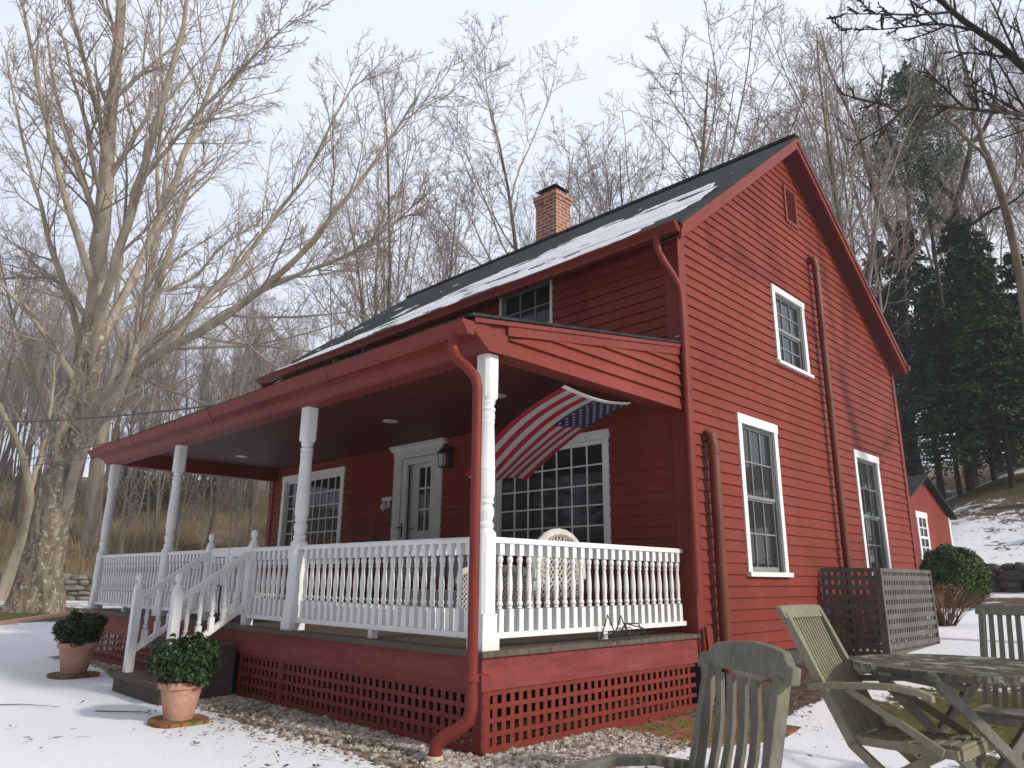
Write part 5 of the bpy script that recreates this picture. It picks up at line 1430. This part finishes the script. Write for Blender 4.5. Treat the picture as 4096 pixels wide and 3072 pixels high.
def shaped_tree(name, label, trunk, limbs, base_d, seed, trunkm, limbm, twigm, ratio=(7, 7, 5), l2=.42, tr=.011, jit=.10, rs=1.0, lichen=False, n_t=22, upt=.05):
    g = np.random.RandomState(seed)
    tp, trr = limb_path(trunk, base_d, n_t)
    gz = tzf(tp[0][0], tp[0][1])
    if tp[0][2] > gz: tp = np.concatenate([[[tp[0][0], tp[0][1], gz - .2]], tp]); trr = np.concatenate([[trr[0] * 1.08], trr])
    b = tp[0]; root = thing(name, label, "tree", (b[0], b[1], b[2]))
    # trunk with a knobbly surface
    k = 22; vs = []; fs = []
    for i, (p, r) in enumerate(zip(tp, trr)):
        for q in range(k):
            a = 2 * math.pi * q / k
            rr = r * (1 + .07 * math.sin(3 * a + i * .25) + .05 * math.sin(5 * a - i * .4) + .035 * g.normal() + (.16 * max(0, math.sin(4 * a + 1)) if i < 3 else 0))
            vs.append((p[0] + rr * math.cos(a), p[1] + rr * math.sin(a), p[2]))
    for i in range(len(tp) - 1):
        for q in range(k): fs.append((i * k + q, i * k + (q + 1) % k, (i + 1) * k + (q + 1) % k, (i + 1) * k + q))
    mb = MB(); mb.add(vs, fs); mb.build("trunk", M[trunkm], root, smooth='all')
    N = 18
    P1 = []; R1 = []
    for lm in limbs:
        p, r = limb_path(lm, base_d, N); r = r * rs; p[1:-1] += g.normal(size=(N - 2, 3)) * jit * np.minimum(1, r[1:-1, None] * 8)
        P1.append(p); R1.append(r)
        o = strands([(p[None], r[None], 9)], "limb", M[limbm], root, b)
    P1 = np.array(P1); R1 = np.array(R1)
    s2 = sprout(P1, R1, ratio[0] + 4, .18, .99, (18, 50), l2, .42, .022, g); p2, r2 = grow(*s2[:3], s2[3], .25, 8, .07, upt, g)
    s3 = sprout(p2, r2, ratio[1], .12, .98, (22, 55), .46, .5, .016, g); p3, r3 = grow(*s3[:3], s3[3], .4, 6, .09, upt * .8, g)
    s4 = sprout(p3, r3, ratio[2], .15, 1.0, (25, 60), .46, .6, tr, g); p4, r4 = grow(*s4[:3], s4[3], .5, 4, .12, .04, g)
    s5 = sprout(p4, r4, 3, .25, 1.0, (25, 55), .5, .7, tr * .75, g); p5, r5 = grow(*s5[:3], s5[3], .6, 3, .16, .04, g)
    strands([(p2, r2, 5), (p3, r3, 4), (p4, r4, 3), (p5, r5, 3)], "twigs", M[twigm], root, b)
    return root

zb_ = 0
maple_trunk = [(70, 1345, 0, 1.10), (84, 1275, 0, .82), (100, 1190, 0, .70), (125, 1060, 0, .64), (152, 930, 0, .60), (178, 830, 0, .56), (195, 755, 0, .50), (204, 690, 0, .44)]
maple_limbs = [
    [(204, 690, 0, .52), (212, 600, .2, .49), (222, 460, .5, .45), (234, 310, .8, .39), (248, 170, 1, .33), (262, 20, 1.2, .26), (272, -160, 1.5, .15)],
    [(196, 740, 0, .34), (232, 620, -.6, .25), (262, 520, -1, .23), (300, 400, -1.5, .20), (335, 280, -1.8, .17), (372, 150, -2, .14), (402, 20, -2.5, .10), (420, -120, -3, .05)],
    [(190, 800, 0, .34), (232, 700, .8, .24), (290, 600, 1.6, .22), (345, 470, 2.4, .20), (400, 330, 3.0, .17), (450, 200, 3.4, .13), (490, 70, 3.8, .09), (520, -70, 4, .05)],
    [(160, 930, 0, .36), (230, 850, -.8, .26), (310, 790, -1.6, .24), (400, 732, -2.6, .22), (480, 690, -3.4, .20), (560, 630, -4.0, .17), (650, 550, -4.6, .14), (740, 440, -5, .10), (830, 320, -5.4, .06), (900, 210, -5.8, .03)],
    [(290, 800, -1.4, .20), (370, 735, -.6, .17), (450, 640, .2, .16), (530, 560, .8, .14), (590, 470, 1.2, .12), (660, 380, 1.6, .09), (720, 260, 2, .06), (790, 140, 2.2, .03)],
    [(560, 630, -4.0, .13), (650, 590, -4.4, .10), (740, 555, -5, .08), (830, 500, -5.4, .05), (920, 420, -5.8, .03)],
    [(128, 1120, 0, .30), (165, 1010, -.6, .27), (203, 930, -1.1, .25), (250, 855, -1.6, .23), (290, 770, -2.0, .20), (335, 640, -2.2, .15), (370, 520, -2.4, .11), (420, 380, -2.8, .06)],
    [(186, 800, 0, .26), (160, 690, 1, .20), (120, 560, 2, .16), (80, 420, 2.8, .12), (40, 260, 3.4, .08), (10, 100, 4, .04)],
    [(176, 850, 0, .24), (130, 770, -1, .16), (80, 700, -2, .12), (20, 630, -2.8, .09), (-60, 560, -3.6, .05)],
    [(208, 640, 0, .24), (172, 520, -1, .18), (132, 400, -1.8, .15), (100, 260, -2.4, .12), (70, 120, -3, .09), (40, -40, -3.4, .05)],
    [(222, 520, .4, .20), (190, 420, 1.5, .14), (160, 330, 2.2, .12), (120, 200, 3, .09), (100, 60, 3.4, .05)],
    [(236, 330, .8, .18), (200, 200, -.2, .13), (170, 80, -1, .10), (140, -60, -1.6, .05)],
    [(345, 470, 2.4, .14), (340, 360, 2, .11), (352, 230, 1.6, .09), (345, 90, 1.2, .06), (350, -60, 1, .03)],
    [(400, 330, 3, .12), (470, 230, 3.6, .09), (540, 130, 4.2, .06), (600, 30, 4.8, .03)],
    [(300, 400, -1.5, .12), (380, 300, -2.4, .09), (460, 210, -3.2, .07), (560, 110, -4, .04), (640, 30, -4.6, .02)],
    [(196, 700, .0, .20), (130, 610, 2.4, .14), (60, 600, 4, .10), (-40, 605, 5, .05)],
    [(140, 1000, 0, .22), (100, 900, 1.2, .15), (70, 800, 2.2, .12), (30, 690, 3, .09), (0, 560, 3.6, .05)],
    [(232, 700, .8, .16), (320, 640, 1.8, .11), (420, 600, 2.8, .08), (470, 540, 3.4, .05), (560, 480, 4, .03)],
]
shaped_tree("maple_tree", "huge lichen spotted maple with spreading bare limbs at the left of the porch", maple_trunk, maple_limbs, 28.6, 5, 'maplebark', 'maplelimb', 'twigmaple', (10, 8, 5), .36, .0095, .03, .70)
# second trunk right behind it
t2 = [(200, 1160, 0, .66), (206, 1060, 0, .58), (214, 980, 0, .54), (228, 890, 0, .48), (248, 810, 0, .42), (266, 750, 0, .36)]
l2_ = [[(262, 770, 0, .28), (300, 680, .6, .22), (330, 560, 1, .18), (352, 430, 1.4, .13), (372, 280, 2, .07)], [(240, 850, 0, .24), (310, 760, -1, .17), (400, 690, -2, .13), (480, 600, -2.6, .09), (560, 500, -3, .05)], [(262, 770, 0, .2), (250, 660, 1.4, .15), (262, 540, 2, .11), (250, 400, 2.4, .06)]]
shaped_tree("maple_tree", "grey trunk of a second big tree standing well behind the huge maple", t2, l2_, 58.0, 9, 'maplelimb', 'maplelimb', 'twigmaple', (7, 6, 5), .40, .0095, .04, 1.3)
# forked broken tree at the far left
t3 = [(20, 1240, 0, .30), (60, 1130, 0, .24), (62, 1050, 0, .20), (40, 960, 0, .17), (5, 890, 0, .14)]
l3_ = [[(62, 1070, 0, .16), (90, 980, .5, .11), (110, 880, 1, .08), (120, 760, 1.4, .05)], [(5, 890, 0, .12), (-20, 800, .5, .09), (-30, 700, 1, .05)]]
shaped_tree("bare_tree", "crooked pale trunk leaning out at the far left behind the maple", t3, l3_, 40.0, 13, 'palebark', 'maplelimb', 'twigmaple', (6, 5, 4), .45, .010, .05)
# crooked dark tree before the hemlocks
t4 = [(2095, 1010, 0, .30), (2090, 860, 0, .25), (2082, 700, 0, .22), (2074, 560, 0, .20), (2068, 480, 0, .19), (2064, 430, 0, .17)]
l4_ = [[(2064, 430, 0, .20), (2030, 395, -.5, .19), (1985, 365, -1, .17), (1940, 335, -1.4, .14), (1915, 300, -1.8, .11), (1898, 240, -2.2, .08), (1910, 140, -2.6, .05)],
       [(2064, 432, 0, .20), (2088, 365, .6, .18), (2102, 310, 1.1, .16), (2130, 268, 1.5, .13), (2150, 200, 2, .10), (2140, 120, 2.4, .07), (2175, 20, 2.8, .04)],
       [(2072, 520, 0, .15), (2100, 486, -.6, .12), (2140, 455, -1.2, .10), (2180, 440, -1.8, .08), (2230, 400, -2.4, .05)],
       [(2072, 500, 0, .14), (2030, 470, .8, .11), (1985, 440, 1.6, .09), (1950, 400, 2.2, .06), (1930, 330, 2.8, .04)],
       [(1985, 365, -1, .12), (1990, 300, -.6, .10), (1970, 250, -.2, .08), (1985, 180, 0, .05), (2000, 90, .3, .03)]]
shaped_tree("bare_tree", "dark crooked tree forking into two heavy limbs in front of the hemlocks", t4, l4_, 45.0, 17, 'darkbark', 'darkbark', 'twigdark', (6, 6, 5), .42, .009, .06, .95)
t5 = [(2262, 1010, 0, .22), (2228, 760, 0, .18), (2196, 560, 0, .155), (2166, 430, 0, .135), (2130, 330, 0, .12)]
l5_ = [[(2130, 330, 0, .15), (2105, 250, .5, .12), (2090, 160, 1, .09), (2060, 60, 1.4, .06), (2050, -60, 2, .03)], [(2135, 345, 0, .11), (2060, 270, -1, .08), (2020, 200, -1.4, .06), (2025, 90, -1.8, .04)], [(2170, 440, 0, .10), (2210, 330, .6, .07), (2230, 200, 1, .04)]]
shaped_tree("bare_tree", "pale leaning trunk slanting across the dark hemlocks at the right edge", t5, l5_, 30.0, 19, 'forestbark', 'forestbark', 'twigdark', (6, 6, 5), .42, .008, .05, .7)
t6 = [(1960, 1010, 0, .40), (1958, 850, 0, .34), (1952, 690, 0, .30), (1946, 560, 0, .27)]
l6_ = [[(1946, 560, 0, .22), (1915, 480, .5, .18), (1880, 390, 1, .15), (1850, 280, 1.4, .11), (1800, 170, 1.8, .07), (1770, 60, 2, .04)], [(1946, 570, 0, .2), (1965, 470, -.5, .15), (1960, 360, -1, .12), (1985, 240, -1.4, .08), (2000, 120, -1.6, .05)], [(1948, 600, 0, .16), (2000, 500, .8, .12), (2040, 400, 1.4, .09), (2050, 300, 2, .06)]]
shaped_tree("bare_tree", "thick grey trunk splitting low behind the rear slope of the house roof", t6, l6_, 47.0, 23, 'darkbark', 'forestbark', 'twigdark', (7, 6, 5), .42, .009, .05, 1.0)
# a tree standing outside the frame to the right whose limb reaches in overhead
t7 = [(2520, 1760, 0, .30), (2510, 1400, 0, .26), (2490, 1000, 0, .23), (2470, 700, 0, .21), (2420, 480, 0, .19)]
l7_ = [[(2420, 480, 0, .17), (2330, 320, .3, .15), (2240, 175, .7, .13), (2170, 105, 1, .115), (2100, 58, 1.3, .10), (2030, 0, 1.6, .08), (1930, -90, 2, .05)],
       [(2110, 66, 1.2, .05), (2030, 52, 1.6, .04), (1960, 58, 2, .03), (1890, 64, 2.4, .02), (1800, 60, 2.8, .01)],
       [(2060, 26, 1.5, .045), (1980, 32, 1.2, .035), (1900, 30, 1, .025), (1820, 30, .8, .012)],
       [(2410, 470, 0, .10), (2300, 300, -.6, .07), (2212, 250, -1, .05), (2110, 236, -1.4, .04), (2010, 228, -1.8, .03), (1900, 230, -2.2, .015)],
       [(2420, 480, 0, .15), (2440, 300, .5, .12), (2420, 100, 1, .09), (2380, -100, 1.4, .06)],
       [(2470, 700, 0, .12), (2560, 560, 1, .09), (2640, 400, 1.6, .06)]]
shaped_tree("bare_tree", "near dark limb reaching in overhead at the upper right from a tree outside the view", t7, l7_, 11.5, 29, 'forestbark', 'darkbark', 'darkbark', (6, 5, 4), .26, .0035, .02, .52)

# ------------------------------------------------------------------ conifers
def conifer(name, label, H, Rm, seed, mat, crown0=.12, droop=.25, nb=230, per=46, size=.34, shape=.8, tufts=False, tk=.011):
    g = np.random.RandomState(seed)
    root = thing(name, label, "tree", (0, 0, 0))
    mb = MB(); mb.tube([(0, 0, -.4), (0, 0, H * .3), (0.1, 0, H * .65), (0, 0, H * .98)], [H * tk, H * tk * .78, H * tk * .5, .02], 8); mb.build("trunk", M['darkbark'], root, smooth=True)
    t = crown0 + (1 - crown0) * g.rand(nb) ** .9; az = g.uniform(0, 6.283, nb)
    Lb = Rm * (1 - t) ** shape * g.uniform(.6, 1.15, nb) + .25
    if tufts: Lb = Rm * np.clip(np.sin(np.pi * np.clip((t - crown0) / (1 - crown0), 0.03, .97)) ** .7, .2, 1) * g.uniform(.4, 1.15, nb)
    n = 6; s = np.linspace(0, 1, n)
    dirx = np.stack([np.cos(az), np.sin(az), np.zeros(nb)], 1)
    bp = np.zeros((nb, n, 3)); bp[:] = dirx[:, None] * (Lb[:, None] * s[None])[..., None]
    rise = (0.35 if tufts else 0.10)
    bp[..., 2] += (t * H)[:, None] + Lb[:, None] * (rise * s - droop * s ** 2)[None]
    strands([(bp, .035 * (1.05 - s)[None] * (Lb[:, None] / Rm + .3), 3)], "branches", M['darkbark'], root, (0, 0, 0))
    f = g.rand(nb, per) ** .65 * .95 + .05; q = f * (n - 1); i = np.minimum(q.astype(int), n - 2); w = (q - i)[..., None]
    a = np.take_along_axis(bp, i[..., None].repeat(3, 2), 1); b = np.take_along_axis(bp, (i + 1)[..., None].repeat(3, 2), 1)
    c = a * (1 - w) + b * w; ax = nrm(b - a); side = nrm(np.cross(ax, np.array([0, 0, 1.]) + 0 * ax))
    sg = np.where(g.rand(nb, per) < .5, 1, -1)[..., None]
    spr = .34 * Lb[:, None, None] * (1.05 - f[..., None]) ** .6
    off = side * sg * spr * g.rand(nb, per, 1)
    c = c + off; c[..., 2] += g.normal(size=(nb, per)) * (.22 if tufts else .09) - (0 if tufts else .10) * np.abs(off).sum(-1)
    d = nrm(ax + side * sg * .9 + g.normal(size=c.shape) * (.9 if tufts else .28) + np.array([0, 0, .1 if tufts else -.25]))
    u = nrm(np.cross(d, np.array([0, 0, 1.]) + g.normal(size=c.shape) * .5)); sz = size * g.uniform(.5, 1.2, (nb, per, 1))
    vs = np.stack([c - d * sz * .4, c + u * sz * .24, c + d * sz * .7, c - u * sz * .24], 2).reshape(-1, 3)
    N = nb * per; fs = np.arange(4 * N).reshape(N, 4)
    tn = np.clip(np.repeat((.25 * g.rand(nb)[:, None] + .5 * g.rand(nb, per) + .15).ravel(), 4), 0, 1)
    leafmesh("foliage", M[mat], root, [(vs, fs, tn)])
    return root
hem = [conifer("hemlock_tree", None, 15, 4.4, 3, 'needle', .15, .27, 260, 56, .27), conifer("hemlock_tree", None, 15, 3.9, 8, 'needle', .12, .32, 270, 54, .27)]
HG = "dark hemlocks on the snowy slope"
hl = "dark green hemlock with drooping boughs on the snowy slope behind the gable"
hcnt = [0, 0]
for (u, vt, d, k, w, lab) in [(2005, 610, 39, 0, 1.0, "dark hemlock standing just past the rear eave of the house"), (2105, 560, 37, 1, 1.1, None), (2185, 545, 38, 0, 1.1, None), (2260, 540, 37, 1, 1.1, None), (1950, 480, 50, 1, 1.0, None), (2070, 470, 54, 0, 1.2, None), (2250, 440, 55, 0, 1.1, None), (1890, 520, 58, 0, 1.0, None), (2330, 480, 46, 0, 1.2, None)]:
    p = V(u, vt, d); zb = tzf(p[0], p[1]); s = (p[2] - zb) / 15
    o = hem[k] if hcnt[k] == 0 else copy_tree(hem[k]); hcnt[k] += 1
    o.location = (p[0], p[1], zb); o.scale = (s * w, s * w, s); o.rotation_euler = (0, 0, u * .37)
    tag(o, lab or hl, "tree", HG)
# the clear trunk seen below the boughs
pt = V(2156, 1076, 39.0)
sp = conifer("hemlock_tree", "hemlock with a bare lower trunk standing on the snow left of the right edge", 15, 4.6, 15, 'needle', .16, .30, 240, 50, tk=.012)
sp.location = (pt[0], pt[1], tzf(pt[0], pt[1])); sp.scale = (1.05, 1.05, 1.05)
pp_ = V(1955, 150, 44)
wp = conifer("pine_tree", "tall white pine with a rounded grey green top above the rear roof slope", 26, 3.4, 21, 'pineneedle', .60, .05, 120, 64, .26, .8, True, tk=.007)
zb = tzf(pp_[0], pp_[1]); s = (pp_[2] - zb) / 26; wp.location = (pp_[0], pp_[1], zb); wp.scale = (s, s, s)
# evergreens across the lane, seen only mirrored in the porch windows
for (x, y, s) in [(-34, -30, 1.2), (-27, -34, 1.3), (-19, -31, 1.15), (-12, -35, 1.3), (-5, -31, 1.2), (3, -34, 1.35), (11, -30, 1.2), (18, -26, 1.25), (24, -20, 1.2)]:
    o = copy_tree(hem[0 if int(x) % 2 else 1]); o.location = (x, y, tzf(x, y)); o.scale = (s, s, s); o.rotation_euler = (0, 0, x)
    tag(o, "evergreen across the lane behind the camera", "tree", "evergreens across the lane")
# evergreens inside the wood beyond the porch
for (u, vt, d, lab) in [(380, 930, 84, "small dark evergreen between the bare trees, seen past the second porch post"), (470, 900, 88, "small dark evergreen between the bare trees, seen under the porch eave"), (300, 960, 80, "small dark evergreen between the bare trees, close to the farthest porch post")]:
    p = V(u, vt, d); zb = tzf(p[0], p[1]); s = max(.3, (p[2] - zb) / 15); o = copy_tree(hem[1]); o.location = (p[0], p[1], zb); o.scale = (s * 1.6, s * 1.6, s); tag(o, lab, "tree", None); 
    if 'group' in o: del o['group']

# ------------------------------------------------------------------ dry brush on the far slope
def brush():
    g = np.random.RandomState(31); n = 60000
    u = g.uniform(-150, 700, n); d = 47 + 50 * g.rand(n) ** 1.5
    k = 4096 / 2212
    dirs = _f2[None] + RT[None] * ((u * k - 2048) / F)[:, None]
    x = CAM[0] + dirs[:, 0] * d; y = CAM[1] + dirs[:, 1] * d
    keep = (-x > 45.8) & (g.rand(n) < .55 + .45 * vnoise(x, y, 2.2, 4)); x, y, d = x[keep], y[keep], d[keep]; n = len(x)
    h = g.uniform(.5, 1.5, n) * (1 + .5 * vnoise(x, y, 3, 8)); a = g.uniform(0, 6.28, n)
    b = np.stack([x, y, tz(x, y) - .05], 1); lean = np.stack([np.cos(a), np.sin(a), np.zeros(n)], 1) * (h * g.uniform(.1, .6, n))[:, None]
    m_ = b + lean * .35 + np.array([0, 0, 1]) * (h * .6)[:, None]; t = b + lean + np.array([0, 0, 1]) * h[:, None]
    w = np.stack([RT[0] + 0 * x, RT[1] + 0 * x, 0 * x], 1) * g.uniform(.012, .03, (n, 1))
    vs = np.stack([b - w, b + w, m_ + w * .8, t, m_ - w * .8], 1).reshape(-1, 3)
    mb = MB(); mb.v = vs.tolist(); mb.f = [tuple(range(5 * i, 5 * i + 5)) for i in range(n)]; mb.mi = [0] * n
    tag(mb.build("brush", M['brushstem'], None, tones=np.repeat(np.clip(.5 + .45 * vnoise(x, y, 5, 3) + .3 * (g.rand(n) - .5), 0, 1), 5), recalc=False), "tan dry brush covering the far slope", "brush", None, "stuff")
brush()

# ------------------------------------------------------------------ overhead wires
def wire(A, B, sag, label, r=.018):
    A = Vector(A); B = Vector(B); mb = MB()
    mb.tube([A.lerp(B, i / 14) - Vector((0, 0, sag * 4 * (i / 14) * (1 - i / 14))) for i in range(15)], r, 5)
    tag(mb.build("power_line", M['wire'], None, loc=tuple(A)), label, "cable", "overhead wires to the house")
wire(V(-60, 910, 36), V(640, 852, 17.2), .25, "upper thick overhead cable crossing the maple trunk to the house", .028)
wire(V(-60, 1008, 35), V(330, 934, 19), .12, "lower overhead cable passing behind the porch gutter end", .018)
wire(V(-60, 1016, 37), V(330, 966, 21), .12, "lowest thin overhead cable passing under the porch gutter end", .014)

# ------------------------------------------------------------------ thin winter haze
me_ = bpy.data.meshes.new("haze"); q_ = MB(); q_.box(-210, 70, -70, 200, -3.5, 75); me_.from_pydata(q_.v, [], q_.f); hz = bpy.data.objects.new("haze", me_); C.objects.link(hz)
hm = bpy.data.materials.new("winter_haze"); hm.use_nodes = True; hm.node_tree.nodes.clear()
ho = hm.node_tree.nodes.new("ShaderNodeOutputMaterial"); hp = hm.node_tree.nodes.new("ShaderNodeVolumePrincipled")
hp.inputs['Color'].default_value = (0.90, 0.93, 1.0, 1); hp.inputs['Density'].default_value = 0.0009
hm.node_tree.links.new(hp.outputs[0], ho.inputs['Volume']); me_.materials.append(hm); tag(hz, "thin pale winter haze over the woods", None, None, "stuff")
